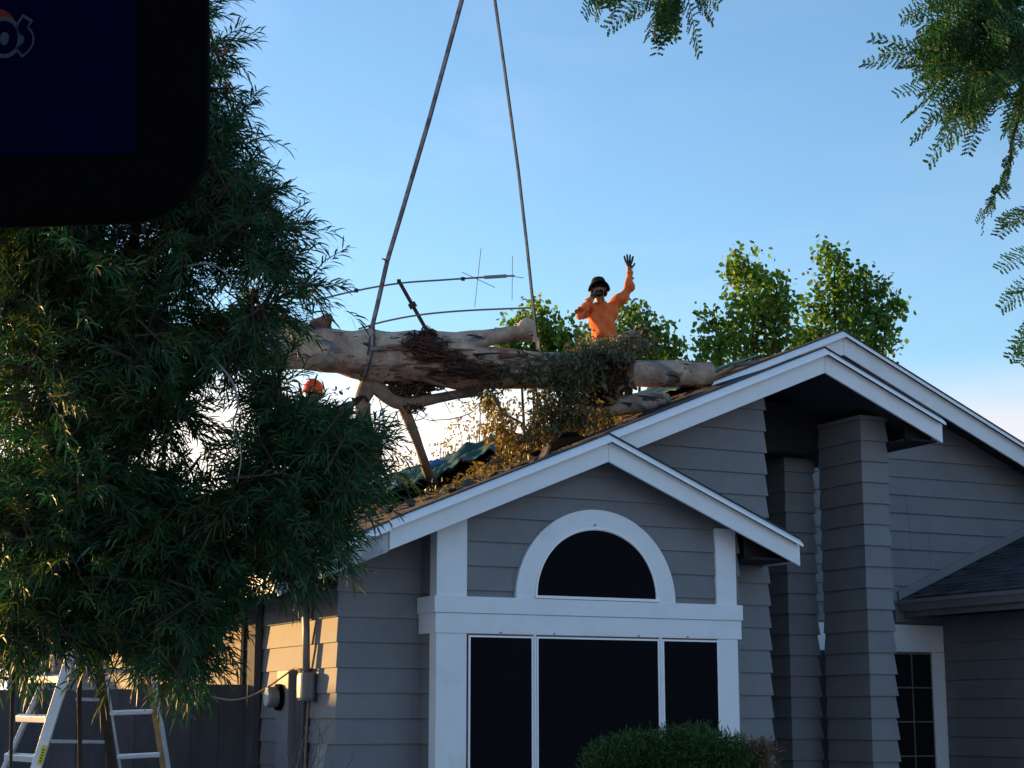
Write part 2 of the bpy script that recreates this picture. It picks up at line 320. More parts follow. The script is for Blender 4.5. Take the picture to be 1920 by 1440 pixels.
# entry pillars: boards wrap the faces one sees
def pillar(x0, x1, y0, y1, top, nm='pillar'):
    p = empty(nm, ((x0+x1)/2, y0, 0), parent=None); p.parent = HOUSE; p.location = Vector(((x0+x1)/2, y0, 0))-HOUSE.location
    MB().box((x0+.006, y0+.006, .1), (x1-.006, y1, top)).build('pillar_core', M['core'], p)
    for k in range(-6, 20):
        a, b = 1.34+k*.2275, 1.34+(k+1)*.2275
        if a > top: break
        b = min(b, top); j = random.uniform(-.001, .001)
        ring = []
        for z in (a, b):
            o = 0.004+0.024*(1-(z-a)/.2275)+j
            ring.append([(x0-o, y1, z), (x0-o, y0-o, z), (x1+o, y0-o, z), (x1+o, y1, z)])
        V = ring[0]+ring[1]+[(x0, y1, a), (x0, y0, a), (x1, y0, a), (x1, y1, a)]
        MB().add(V, [(0,1,5,4),(1,2,6,5),(2,3,7,6),(0,8,9,1),(1,9,10,2),(2,10,11,3)]).build('siding_board', M['siding'], p)
    return p
pillar(11.68, 12.0, YW, 15.69, 4.80)
pillar(11.42, 11.79, 16.0, 17.16, 4.458)
# garage wing on the right
wall((14.58, YR-.03, 0), (0,-1,0), (-1,0,0), [(0,.15),(6.0,.15),(6.0,2.95),(0,2.95)], ext=(0,1), z0=1.34)
MB().box((14.6, 11.16, .15), (18.2, 11.28, 3.0)).build('wall', M['siding'], HOUSE)

# ---- roofs
def slab(poly, zf, th, name, mat):
    top = [(x, y, zf(x)) for x, y in poly]
    return MB().prism(top, (0, 0, -th)).build(name, mat, HOUSE)
RO = slab([(4.9,14.3),(8.15,14.3),(8.15,14.5),(10.88,14.5),(10.88,16.75),(12.86,16.75),(12.86,31.0),(4.9,31.0)], S, .10, 'roof', M['deck'])
slab([(8.153,14.3),(10.33,14.3),(10.33,14.93),(8.153,14.93)], zr, .10, 'roof', M['shingle'])
slab([(10.883,14.5),(12.40,14.5),(12.40,17.15),(10.883,17.15)], lambda x: 5.348-SL*(x-10.88), .10, 'roof', M['shingle'])
slab([(12.863,16.75),(18.4,16.75),(18.4,31.0),(12.863,31.0)], lambda x: 6.174-SR*(x-12.86), .10, 'roof', M['shingle'])
GR = slab([(13.95,10.9),(18.6,10.9),(18.6,17.19),(13.95,17.19)], lambda x: 3.0+.427*(x-13.95), .09, 'roof', M['shingle'])
# soffits under the boxed eaves
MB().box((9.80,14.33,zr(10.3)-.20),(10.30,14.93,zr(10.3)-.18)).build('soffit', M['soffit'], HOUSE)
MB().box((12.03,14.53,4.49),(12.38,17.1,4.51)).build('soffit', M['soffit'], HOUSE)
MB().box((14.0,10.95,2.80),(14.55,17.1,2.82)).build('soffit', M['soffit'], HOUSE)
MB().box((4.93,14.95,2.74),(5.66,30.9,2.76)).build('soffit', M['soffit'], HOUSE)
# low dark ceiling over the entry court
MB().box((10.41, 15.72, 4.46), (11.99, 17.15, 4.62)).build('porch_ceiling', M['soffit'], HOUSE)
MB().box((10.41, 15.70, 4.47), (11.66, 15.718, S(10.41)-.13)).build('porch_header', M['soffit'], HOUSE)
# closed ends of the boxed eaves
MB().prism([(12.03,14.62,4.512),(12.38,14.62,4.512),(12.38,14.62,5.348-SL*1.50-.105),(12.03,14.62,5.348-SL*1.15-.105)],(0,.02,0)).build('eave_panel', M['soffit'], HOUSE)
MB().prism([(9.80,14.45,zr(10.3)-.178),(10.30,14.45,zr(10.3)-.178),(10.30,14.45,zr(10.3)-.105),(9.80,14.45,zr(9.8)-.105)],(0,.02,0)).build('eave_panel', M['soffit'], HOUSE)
# ---- rake boards with bright metal drip edges
def rake(xa, xb, zf, Y, h=0.20, back=0.03, stain=None):
    """white barge board hung in front of the roof edge from xa to xb"""
    a, b = min(xa, xb), max(xa, xb)
    pl = [(a, Y, zf(a)-.035), (b, Y, zf(b)-.035), (b, Y, zf(b)-.035-h), (a, Y, zf(a)-.035-h)]
    fb = MB().prism(pl, (0, back, 0)).build('fascia_board', stain or M['white'], HOUSE, bevel=.003)
    mb = MB(); t = .008
    prof = [(0.10, .030), (0.0, .030), (-.064, -.022), (-.064, -.050), (-.058, -.050), (-.058, -.024), (0.002, .022), (0.10, .022)]
    n = len(prof); V = []
    for X in (a, b):
        for dy, dz in prof: V.append((X, Y+dy, zf(X)+dz))
    mb.add(V, [(i, n+i, n+(i+1) % n, (i+1) % n) for i in range(n)]+[tuple(range(n)), tuple(range(2*n-1, n-1, -1))])
    mb.build('drip_edge', M['drip'], fb)
    MB().prism([(a, Y-.012, zf(a)+.031), (b, Y-.012, zf(b)+.031), (b, Y-.012, zf(b)+.047), (a, Y-.012, zf(a)+.047)], (0, .24, 0)).build('shingle_strip', M['shingle'], fb)
    return fb
M['stained'] = nmat('stained trim paint', (0.56, 0.56, 0.58), 0.6, 0.06, 4, 0.06, 60, 0.3, col2=(0.20, 0.20, 0.21), thr=(0.46, 0.62), stretch=(1, 1, 0.6))
YF1, YF2, YF3 = 14.27, 14.47, 16.72
rake(5.90, 8.148, S, YF1); rake(4.88, 5.894, lambda x: S(x)-.012, YF1+.012, stain=M['stained'])
rake(8.152, 10.34, zr, YF1)
rake(7.98, 10.878, lambda x: S(x)+.004, YF2); rake(10.882, 12.41, lambda x: 5.352-SL*(x-10.88), YF2)
rake(10.9, 12.858, lambda x: S(x)+.004, YF3, .23); rake(12.862, 18.4, lambda x: 6.178-SR*(x-12.86), YF3, .23)
MB().box((4.86,14.32,S(4.9)-.22),(4.885,31,S(4.9)-.02)).build('fascia_board', M['white'], HOUSE)
MB().box((10.335,14.31,zr(10.33)-.2),(10.36,14.93,zr(10.33)-.02)).build('fascia_board', M['white'], HOUSE)
MB().box((12.405,14.51,4.5),(12.43,17.1,4.70)).build('fascia_board', M['white'], HOUSE)
# garage gutter (moulded), fascia behind it and the step flashing on the wall
gp = [(13.95,2.985),(13.84,2.985),(13.83,2.94),(13.845,2.935),(13.87,2.87),(13.87,2.855),(13.93,2.84),(13.95,2.84)]
MB().prism([(x, 11.0, z) for x, z in gp], (0, 6.12, 0)).build('gutter', M['greybox'], HOUSE)
MB().box((13.955,10.9,2.78),(13.98,17.15,2.90)).build('fascia_board', M['greybox'], HOUSE)
fl = [(13.90, YR-.05, 2.99),(16.9, YR-.05, 2.99+.427*3.0),(16.9, YR-.05, 3.10+.427*3.0),(13.90, YR-.05, 3.10)]
MB().prism(fl, (0, .02, 0)).build('flashing', M['greybox'], HOUSE)
MB().box((13.82,17.13,2.72),(14.3,17.16,2.985)).build('trim_board', M['greybox'], HOUSE)

# ---- shingles laid one by one where the picture shows them
sh_me = mesh([(-.07,-.148,0),(.07,-.148,0),(.07,.148,0),(-.07,.148,0),(-.07,-.148,.012),(.07,-.148,.004),(.07,.148,.004),(-.07,.148,.012)],
             [(4,5,6,7),(0,1,5,4),(1,2,6,5),(2,3,7,6),(3,0,4,7)], 'shingle'); sh_me.materials.append(M['shingle'])
def lay(parent, zf, slope, xs, ys, lift=.003):
    off = Vector((0,0,0)); q = parent
    while q is not None: off += q.location; q = q.parent
    for i, x in enumerate(xs):
        for j, y in enumerate(ys):
            yy = y+(.15 if i % 2 else 0)+random.uniform(-.008,.008)
            o = bpy.data.objects.new('shingle', sh_me); COL.objects.link(o); o.parent = parent
            o.location = Vector((x, yy, zf(x)+lift+random.uniform(0,.004)))-off
            o.rotation_euler = (random.uniform(-.012,.012), -math.atan(slope)-.03+random.uniform(-.02,.02), 0)
lay(GR, lambda x: 3.0+.427*(x-13.95), .427, np.arange(14.02, 16.3, .13), np.arange(15.0, 17.0, .30))
lay(RO, S, SL, np.arange(8.9, 10.85, .13), np.arange(14.68, 16.3, .30))
def shingle_mass(xs, ys, keep=1.0):
    mb = MB()
    for i, x in enumerate(xs):
        for y in ys:
            if random.random() > keep or (keep < 1 and math.sin(x*3.1+y*1.7)+math.sin(y*2.3-x*1.3) < -.1): continue
            yy = y+(.15 if i % 2 else 0); dz = random.uniform(0,.012)
            a = S(x-.07)+.004; b = S(x+.07)+.004
            mb.add([(x-.07,yy-.147,a),(x+.07,yy-.147,b-.004),(x+.07,yy+.147,b-.004),(x-.07,yy+.147,a),(x-.07,yy-.147,a+.014+dz),(x+.07,yy-.147,b+.004),(x+.07,yy+.147,b+.004),(x-.07,yy+.147,a+.014+dz)],
                   [(4,5,6,7),(0,1,5,4),(2,3,7,6),(3,0,4,7)])
    o = mb.build('shingle_courses', M['shingle'], RO); o['kind'] = 'stuff'
shingle_mass(np.arange(9.6, 12.8, .13), np.arange(16.9, 22, .30))
shingle_mass(np.arange(5.0, 8.1, .13), np.arange(14.5, 21, .30), .82)
shingle_mass(np.arange(8.2, 8.85, .13), np.arange(14.68, 16.3, .30))

# ---- trim of the bay
T = M['white']
def tb(a, b, nm='trim_board', mat=None, bev=.004): return MB().box(a, b).build(nm, mat or T, HOUSE, bevel=bev)
yf = YB
tb((6.476, yf-.045, .3),(6.782, yf+.11, S(6.55)-.12), 'corner_board')
tb((9.508, yf-.045, .3),(9.745, yf+.02, zr(9.74)-.12), 'corner_board')
tb((6.446, yf-.075, 2.517),(9.795, YW-.03, 2.668)); 
tb((6.462, yf-.058, 2.332),(9.785, YW-.034, 2.515))
# half-round window: ring trim, thin frame, dark pane
def arc(r0, r1, y0, y1, cx=8.155, cz=2.668, n=36):
    mb = MB()
    V = []; Fc = []
    for i in range(n+1):
        t = PI*i/n; c, s_ = math.cos(t), math.sin(t)
        for r, y in ((r0,y0),(r1,y0),(r1,y1),(r0,y1)): V.append((cx+r*c, y, cz+r*s_))
    for i in range(n):
        for k in range(4): Fc.append((i*4+k, i*4+(k+1)%4, (i+1)*4+(k+1)%4, (i+1)*4+k))
    Fc += [(0,1,2,3), (n*4+3,n*4+2,n*4+1,n*4)]
    return mb.add(V, Fc)
HW = empty('window', (8.155, yf, 2.67)); HW.parent = HOUSE; HW.location = Vector((8.155, yf, 2.67))-HOUSE.location
arc(.672, .872, yf-.052, yf+.0).build('arch_trim', T, HW, bevel=.003)
arc(.650, .668, yf-.060, yf-.03, cz=2.70).build('frame', M['drip'], HW)
pn = [(8.155+.652*math.cos(PI*i/40), yf-.042, 2.70+.652*math.sin(PI*i/40)) for i in range(41)]
MB().prism(pn, (0,.012,0)).build('screen', M['screen'], HW)
MB().box((7.47,yf-.085,2.672),(8.84,yf-.05,2.698)).build('sill', M['drip'], HW)
# three-part window with sun screens
BW = empty('window', (8.15, yf, 1.5)); BW.parent = HOUSE; BW.location = Vector((8.15, yf, 1.5))-HOUSE.location
MB().box((6.79,yf-.034,.75),(9.505,yf-.024,2.33)).build('pane', M['glass'], BW)
for x0, x1 in ((6.815,7.445),(7.515,8.815),(8.885,9.495)):
    sc_ = MB().box((x0,yf-.050,.8),(x1,yf-.040,2.300)).build('screen', M['screen'], BW)
    f = MB(); w = .016
    f.box((x0-w,yf-.056,.8),(x0,yf-.036,2.316)); f.box((x1,yf-.056,.8),(x1+w,yf-.036,2.316)); f.box((x0,yf-.056,2.300),(x1,yf-.036,2.316))
    f.build('frame', M['drip'], sc_)
for xm in (7.480, 8.850):
    MB().prism([(xm-.018,yf-.04,.8),(xm+.018,yf-.04,.8),(xm+.006,yf-.066,.8),(xm-.006,yf-.066,.8)],(0,0,1.53)).build('mullion', M['drip'], BW)
for x in (7.12,7.68,8.6,9.15):
    MB().tube([(x,yf-.060,2.345),(x,yf-.068,2.345)],.009,8).build('screw', M['steel'], BW)
MB().tube([(8.13,yf-.052,3.39),(8.13,yf-.066,3.39)],.010,8).build('screw', M['steel'], HW)
# ---- entry: header, door, sidelight with grilles
tb((12.36,YR-.062,2.36),(14.56,YR-.028,2.69)); tb((14.365,YR-.062,.15),(14.562,YR-.028,2.357)); tb((12.36,YR-.058,.15),(12.44,YR-.03,2.357))
DR = tb((12.46,YR-.05,.15),(13.62,YR-.03,2.355),'door',M['door'])
MB().tube([(12.82,YR-.05,1.1),(12.82,YR-.11,1.1)],.02,8).build('handle', M['steel'], DR)
SW = empty('window', (14.0, YR, 1.5)); SW.parent = HOUSE; SW.location = Vector((14.0, YR, 1.5))-HOUSE.location
tb((13.63,YR-.062,.15),(13.74,YR-.03,2.357))
for r in range(5):
    for c in range(2):
        MB().box((13.745+c*.31,YR-.045,2.34-(r+1)*.412),(14.045+c*.31,YR-.035,2.34-r*.412-.012)).build('pane', M['glass'], SW)
for r in range(6): MB().box((13.745,YR-.054,2.332-r*.412),(14.36,YR-.036,2.346-r*.412)).build('grille_bar', M['steel'], SW)
MB().box((14.045,YR-.056,.3),(14.058,YR-.038,2.346)).build('grille_bar', M['steel'], SW)
# ---- left wall: downspout-like corner, board panel beyond
tb((5.58,17.02,.1),(5.652,17.26,2.72),'trim_board',M['fence'])
for k in range(9):
    y = 17.55+k*.42; MB().box((5.60,y,.2),(5.63,y+.41,2.7)).build('panel', M['stucco'], HOUSE)

# ================================================================== things on the left wall
xw = XL-.026
mt = empty('electric_meter', (xw, 16.05, 1.0), 'round glass electric meter on a tall grey box on the sunlit side wall', 'meter')
MB().box((xw-.11,15.88,.3),(xw-.004,16.22,2.02)).build('meter_box', M['greybox'], mt, bevel=.008)
yc, zc = 16.10, 1.765
MB().tube([(xw-.11,yc,zc),(xw-.15,yc,zc)],.125,24).build('collar', M['black'], mt)
MB().tube([(xw-.15,yc,zc),(xw-.235,yc,zc),(xw-.25,yc,zc)],[.098,.098,.088],24).build('glass_cover', M['steel'], mt, smooth=False)
MB().tube([(xw-.25,yc,zc),(xw-.256,yc,zc)],.082,24).build('dial', M['meterglass'], mt)
cp = empty('conduit', (xw-.06, 15.55, 2), 'grey conduit with a rounded junction box on the sunlit side wall', 'conduit')
MB().tube([(xw-.06,15.66,2.95),(xw-.06,15.56,2.4),(xw-.07,15.50,1.98)],.035,12).build('pipe', M['steel'], cp, smooth=True)
MB().tube([(xw-.03,15.60,2.9),(xw-.03,15.60,1.95)],.014,8).build('pipe', M['greybox'], cp, smooth=True)
b = MB().box((xw-.15,15.40,1.72),(xw-.004,15.56,1.99)).build('junction_box', M['steel'], cp, bevel=.035)
MB().tube([(xw-.05,15.48,1.73),(xw-.05,15.52,1.45),(xw-.05,15.62,.2)],.010,8).build('wire', M['cable'], cp)
# dark slab put in as the shadow strip beside the meter box
tag(MB().box((xw-.055,15.60,.3),(xw-.004,15.84,2.03)).build('shadow_strip', M['fence']), 'dark flat strip of painted shade between the meter box and the junction box', 'shadow strip')
cb = [onX(395,1305,4.9)]
p0 = onY(395,1305,16.9); p1 = np.array([xw-.10,15.75,2.03]); p2 = np.array([xw-.1,15.52,2.01])
pts = []
for i in range(15):
    t = i/14; q = p0*(1-t)+p1*t; q[2] -= .16*math.sin(PI*t)*(1-t*.4); pts.append(q)
pts.append(p2)
tag(MB().tube(curve_pts(pts,2),.009,6).build('sagging_cable', M['cable'], smooth=True), 'thin brown cable sagging from the fence to the junction box', 'cable')
# leaning timber and a dry twiggy plant at the corner
tag(MB().obox((onX(606,1394,5.5)+onX(574,1560,5.3))/2,(onX(606,1394,5.5)-onX(574,1560,5.3))/2,np.array([0,.055,0]),np.array([.02,0,.004])).build('timber_offcut', M['steel']), 'short pale timber leaning against the lower side wall', 'timber')
tw = MB()
base = np.array([5.45,15.2,0.0])
for k in range(14):
    tgt = onX(random.uniform(560,690),random.uniform(1325,1420),5.4)+np.array([random.uniform(-.25,.1),0,0])
    mid = (base+tgt)/2+np.array([random.uniform(-.2,.2),random.uniform(-.2,.2),random.uniform(.1,.4)])
    tw.tube(curve_pts([base+np.array([random.uniform(-.05,.05)]*3)*np.array([1,1,0]),mid,tgt],4),[.006-.0005*i for i in range(9)],5)
twp = tw.build('twig_plant', M['bark2']); tag(twp, 'bare twiggy plant at the foot of the house corner', 'plant')

# ================================================================== fence
FN = empty('fence', (1.5, 17.2, 0), 'dark grey board fence running left from the house wall', 'fence')
x = 5.575; i = 0
while x > -6.0:
    w = .285; t = 1.84+random.uniform(-.012,.012) if x < 4.6 else 1.90
    MB().box((x-w,17.2+random.uniform(0,.008),.05),(x-.006,17.235,t)).build('board', M['fence'], FN); x -= w; i += 1
for x in (-5.5,-3.0,-.5,2.0,4.5):
    MB().box((x,17.24,0),(x+.1,17.34,1.9)).build('post', M['fence'], FN)
MB().box((-6,17.238,1.5),(5.46,17.275,1.6)).build('rail', M['fence'], FN)
MB().box((-6,17.238,.4),(5.46,17.275,.5)).build('rail', M['fence'], FN)

# neighbour's house seen through the gap under the tree
NH = empty('neighbour_house', (-4, 40, 0), 'tan neighbouring house with a white window beyond the fence', 'house')
MB().box((-1.5,36,0),(6.5,46,2.75)).build('wall', M['stucco'], NH)
MB().prism([(-2.1,35.4,2.72),(7.1,35.4,2.72),(2.5,35.4,4.3)],(0,11.2,0)).build('roof', M['shingle'], NH)
nw = MB().box((.7,35.93,1.0),(2.2,35.97,2.2)).build('window', M['white'], NH)
MB().box((.8,35.90,1.1),(2.1,35.925,2.1)).build('pane', M['glass'], nw)
NH2 = empty('neighbour_house', (-12, 30, 0), 'sunlit tan house farther left beyond the fence', 'house')
MB().box((-9,32,0),(-2.8,40,2.6)).build('wall', M['stucco'], NH2)
MB().prism([(-9.6,31.4,2.6),(-2.2,31.4,2.6),(-5.9,31.4,4.0)],(0,9.2,0)).build('roof', M['shingle'], NH2)
# ================================================================== foliage makers
def norm(a): return a/(np.linalg.norm(a, axis=-1, keepdims=True)+1e-9)
def leaves_mesh(P, Dn, L, Wd, droop=0.0, shape='lance', name='leaves'):
    """many separate leaves: base points P, directions Dn, lengths L, widths Wd"""
    n = len(P); Dn = norm(Dn); R = RNG.normal(size=(n, 3)); Sd = norm(np.cross(Dn, R)); L = L[:, None]; Wd = Wd[:, None]
    g = np.array([0, 0, -1.0])
    d2 = norm(Dn+g*droop); d3 = norm(Dn+g*droop*2.2)
    if shape == 'lance':
        c1 = P+Dn*L*.33; c2 = c1+d2*L*.36; tip = c2+d3*L*.31
        w1, w2 = Wd*.5, Wd*.42
    else:
        c1 = P+Dn*L*.35; c2 = c1+d2*L*.38; tip = c2+d3*L*.27
        w1, w2 = Wd*.5, Wd*.5
    fold = norm(np.cross(Sd, Dn))*Wd*.12
    V = np.stack([P, c1-Sd*w1+fold, c1+Sd*w1+fold, c2-Sd*w2+fold, c2+Sd*w2+fold, tip], 1).reshape(-1, 3)
    b = (np.arange(n)*6)[:, None]
    tris = np.array([[0,2,1],[1,2,4],[1,4,3],[3,4,5]]); Fi = (b[:, None, :]+tris[None]).reshape(-1)
    me = bpy.data.meshes.new(name); nf = n*4
    me.vertices.add(len(V)); me.vertices.foreach_set('co', V.astype(np.float32).ravel())
    me.loops.add(nf*3); me.loops.foreach_set('vertex_index', Fi.astype(np.int32))
    me.polygons.add(nf); me.polygons.foreach_set('loop_start', np.arange(0, nf*3, 3, dtype=np.int32)); me.polygons.foreach_set('loop_total', np.full(nf, 3, dtype=np.int32))
    me.update(calc_edges=True); me.validate()
    return me
def leaf_part(name, P, Dn, L, Wd, mat, parent, droop=0.0, shape='lance'):
    me = leaves_mesh(np.array(P), np.array(Dn), np.array(L), np.array(Wd), droop, shape, name)
    o = put(me, name, mat, parent); o['kind'] = 'stuff'; return o
def in_ball(n):
    v = norm(RNG.normal(size=(n, 3))); return v*(RNG.random((n, 1))**(1/2.2))

# ================================================================== willow-leaved tree on the left
WT = empty('willow_leaved_tree', onD(158, 1700, 9.6)*np.array([1, 1, 0]), 'large dark green narrow-leaved tree filling the left side in front of the house', 'tree')
lobes = [(372,30,52),(360,140,60),(385,255,72),(330,330,110),(425,350,78),(465,430,74),(520,500,62),(500,580,66),(440,650,96),(540,745,70),(610,820,84),(590,890,84),(520,970,74),(430,1050,84),(395,1145,80),(350,1245,58),
         (300,450,120),(150,500,140),(30,560,120),(250,620,130),(100,720,160),(290,770,110),(150,900,160),(30,980,150),(300,985,120),(480,920,110),(150,1080,140),(300,1110,120),(30,1120,100),(230,1190,70),(105,1180,66),(20,1200,60),(330,1180,80),(590,540,14),(690,830,30),(660,900,40),(575,985,40),
         (250,250,130),(130,330,150),(20,400,140),(525,1040,30),(640,740,26),(420,90,26),(415,165,30),(455,245,28),(490,380,40),(545,440,24),(380,880,40),(590,800,62),(640,800,50),(560,790,50),(650,860,60),(520,850,60),(690,850,44),(665,920,72),(615,1000,76),(560,1060,50)]
gaps = [(405,850,74,78),(440,560,50,38),(250,448,58,36),(60,725,26,20),(425,770,40,60),(350,605,22,24),(585,722,46,26),(700,770,44,50),(330,850,26,26),(485,800,26,34),(500,690,30,20),(590,738,34,26),(205,470,30,20),(545,690,36,20),(130,790,22,18),(70,900,18,16),(660,960,50,36),(560,880,24,30)]
DT = 9.0
P, Dn, L, Wd, YL = [], [], [], [], []
twigs = MB()
cand = []
for (cx, cy, r) in lobes:
    n = int(8+0.0185*r*r*1.0)
    for v in in_ball(n): cand.append((cx, cy, r, v))
sp = 0
for cx, cy, r, v in cand:
    re_ = max(r-44, 8); px, py = cx-22*(cx > 330)+v[0]*re_, cy-v[2]*re_
    dpt = DT+v[1]*max(r, 60)/F_PX*DT*1.5+RNG.normal()*.25
    q = 0
    for gx, gy, ga, gb in gaps:
        if ((px-gx)/ga)**2+((py-gy)/gb)**2 < 1.0: q = 1
    if q and RNG.random() < .74: continue
    if px < -160: continue
    p = onD(px, py, dpt)
    outd = RT*v[0]+UP*(v[2]*.7)+FW*v[1]
    d = norm(outd*.9+RNG.normal(size=3)*.45+np.array([0, 0, .25]))
    ln = RNG.uniform(.14, .32); k = int(RNG.integers(16, 32)); lsc = RNG.uniform(.75, 1.35)
    tip = p+d*ln+np.array([0, 0, -.05])
    ex = (tip-p)@RT/dpt*F_PX*1.25; ey = -(tip-p)@UP/dpt*F_PX*1.25
    if any(((px+ex*t-gx)/ga)**2+((py+ey*t-gy)/gb)**2 < 1 for gx, gy, ga, gb in gaps for t in (.5, 1)) and RNG.random() < .38: continue
    if any(((px+ex*t-gx)/ga)**2+((py+ey*t-gy)/gb)**2 < 1 for gx, gy, ga, gb in ((594,734,46,32),(655,728,40,30),(700,745,30,40)) for t in (0, .5, 1)) and RNG.random() < .86: continue
    if RNG.random() < .5: twigs.tube([p-d*.12, p+d*ln*.5+np.array([0,0,.012]), tip], [.006,.004,.0015], 4, False)
    a = norm(np.cross(d, RNG.normal(size=3))); b = np.cross(d, a)
    yl = RNG.random() < np.interp(px, [0, 260, 330], [.42, .25, .05])  # sun-coloured sprigs, most of them at the left
    for i in range(k):
        YL.append(yl); t = .12+.9*i/k; ph = i*2.4+RNG.random()*.8; op = RNG.uniform(.45, 1.0)*(1.15-t*.5)
        ld = norm(d*1.0+(a*math.cos(ph)+b*math.sin(ph))*op*1.25)
        P.append(p+d*ln*t+np.array([0,0,-.05])*t*t); Dn.append(ld); L.append(RNG.uniform(.055, .105)*lsc); Wd.append(RNG.uniform(.006, .0105)*(.6+.4*lsc))
    sp += 1
YL = np.array(YL)
for sel, mt_ in ((~YL, M['willow']), (YL, M['willowsunlit'])): leaf_part('foliage', np.array(P)[sel], np.array(Dn)[sel], np.array(L)[sel], np.array(Wd)[sel], mt_, WT, droop=.38)
print('willow sprigs', sp, 'leaves', len(P))
tb_ = WT.location; base = np.array(tb_)
twigs.build('twig', M['limb'], WT)['kind'] = 'stuff'
def limb(par, pts, rad, mat, name='limb', n=8): return MB().tube(curve_pts(pts, 6), list(np.interp(np.linspace(0, 1, (len(pts)-1)*6+1), np.linspace(0, 1, len(rad)), rad)), n).build(name, mat, par, smooth=True)
limb(WT, [base, onD(150,1440,9.6), onD(152,1240,9.5), onD(190,900,9.3), onD(225,640,9.2), onD(260,400,9.1), onD(310,150,9.0)], [.018,.013,.013,.026,.032,.025,.010], M['limb'], 'trunk', 10)
limb(WT, [base+np.array([-.35,.2,0]), onD(20,1440,9.7), onD(30,1200,9.6), onD(70,850,9.4), onD(60,520,9.2)], [.012,.009,.012,.014,.010], M['limb'])
limb(WT, [onD(190,1100,9.38), onD(300,960,9.2), onD(420,930,9.0), onD(560,880,8.9)], [.04,.03,.022,.01], M['limb'])
limb(WT, [onD(200,900,9.3), onD(320,720,9.1), onD(440,640,9.0), onD(530,520,8.9)], [.04,.03,.02,.008], M['limb'])
limb(WT, [onD(225,640,9.2), onD(330,520,9.05), onD(420,420,8.95)], [.03,.02,.008], M['limb'])
limb(WT, [onD(165,1120,9.4), onD(280,1130,9.3), onD(360,1150,9.1), onD(440,1080,9.0)], [.03,.022,.018,.008], M['limb'])
limb(WT, [onD(225,700,9.2), onD(130,600,9.1), onD(40,560,9.0)], [.03,.02,.008], M['limb'])
limb(WT, [onD(395,665,8.35), onD(435,715,8.33), onD(446,760,8.33), onD(437,800,8.32), onD(452,850,8.32), onD(445,905,8.3)], [.006,.006,.005,.005,.004,.003], M['steel'], 'limb', 5)
limb(WT, [onD(345,500,8.35), onD(395,495,8.33), onD(440,525,8.33)], [.006,.005,.003], M['steel'], 'limb', 5)
# brown pods hanging in the crown
P, Dn, L, Wd = [], [], [], []
for cx, cy, r in lobes:
    for v in in_ball(3):
        q = onD(cx+v[0]*r, cy+v[2]*r, DT-.35*abs(v[1])-.2)
        for k in range(3):
            P.append(q+RNG.normal(size=3)*.008); Dn.append(RNG.normal(size=3)); L.append(.032); Wd.append(.016)
leaf_part('pods', P, Dn, L, Wd, M['seed'], WT, 0, 'ov')

# ================================================================== feathery tree overhanging from the right
FT = empty('feathery_tree', onD(2500, 1950, 9.0)*np.array([1, 1, 0]), 'overhanging feathery-leaved tree at the top right corner', 'tree')
fb_ = np.array(FT.location)
limb(FT, [fb_, onD(2450,900,9), onD(2380,300,8.8), onD(2300,-100,8.6)], [.16,.14,.11,.08], M['limb'], 'trunk', 10)
limb(FT, [onD(2380,300,8.8), onD(2150,150,8.4), onD(1990,90,8.2), onD(1880,130,8.05), onD(1800,110,8.0)], [.06,.04,.022,.012,.005], M['limb'])
limb(FT, [onD(2300,-100,8.6), onD(1900,-260,8.4), onD(1500,-210,8.2), onD(1280,-80,8.05), onD(1262,10,8.0)], [.07,.04,.024,.012,.006], M['limb'])
limb(FT, [onD(2400,500,8.85), onD(2150,430,8.5), onD(1985,450,8.2), onD(1925,520,8.05)], [.05,.03,.014,.006], M['limb'])
limb(FT, [onD(1990,90,8.2), onD(1925,190,8.1), onD(1898,260,8.05), onD(1893,310,8.0), onD(1868,360,8.0), onD(1850,395,8.0)], [.014,.010,.008,.006,.004,.002], M['limb'])
limb(FT, [onD(2400,560,8.85), onD(2150,610,8.5), onD(1990,640,8.2)], [.04,.02,.006], M['limb'])
P, Dn, L, Wd = [], [], [], []
rach = MB()
def frond(p0, p1, npin=12, pl=.070, pw=.012, sag=.1):
    p0, p1 = np.array(p0), np.array(p1); ln = np.linalg.norm(p1-p0); d = (p1-p0)/ln
    side = norm(np.cross(d, norm(RNG.normal(size=3)*.5-FW))); pts = []
    for i in range(7):
        t = i/6; pts.append(p0+d*ln*t+np.array([0,0,-1])*ln*sag*(t*t-t*.2))
    rach.tube(pts, [.0022,.002,.0018,.0016,.0014,.0012,.0008], 4, False)
    for i in range(npin):
        t = .16+.84*i/(npin-1); c = p0+d*ln*t+np.array([0,0,-1])*ln*sag*(t*t-t*.2); sz = pl*(1-.55*abs(t-.45)**1.3*2)*RNG.uniform(.8, 1.1)
        for s in (-1, 1):
            dd = norm(side*s*1.0+d*(.45+.5*t)+RNG.normal(size=3)*.12)
            # a pinna: many small leaflets along its own axis
            m_ = 8
            pd = norm(np.cross(dd, side*s+d))
            q = norm(d-dd*(d@dd))
            for j in range(m_):
                tt = (j+.5)/m_
                for s2 in (-1, 1):
                    P.append(c+dd*sz*tt); Dn.append(norm(q*s2*.55+dd*.95+RNG.normal(size=3)*.12)); L.append(pw*1.2*(1-.35*tt)); Wd.append(pw*.55)
SC_ = F_PX/8.0
def fpx(a, b, D=8.0, **k): frond(onD(a[0], a[1], D+RNG.normal()*.15), onD(b[0], b[1], D+RNG.normal()*.25), **k)
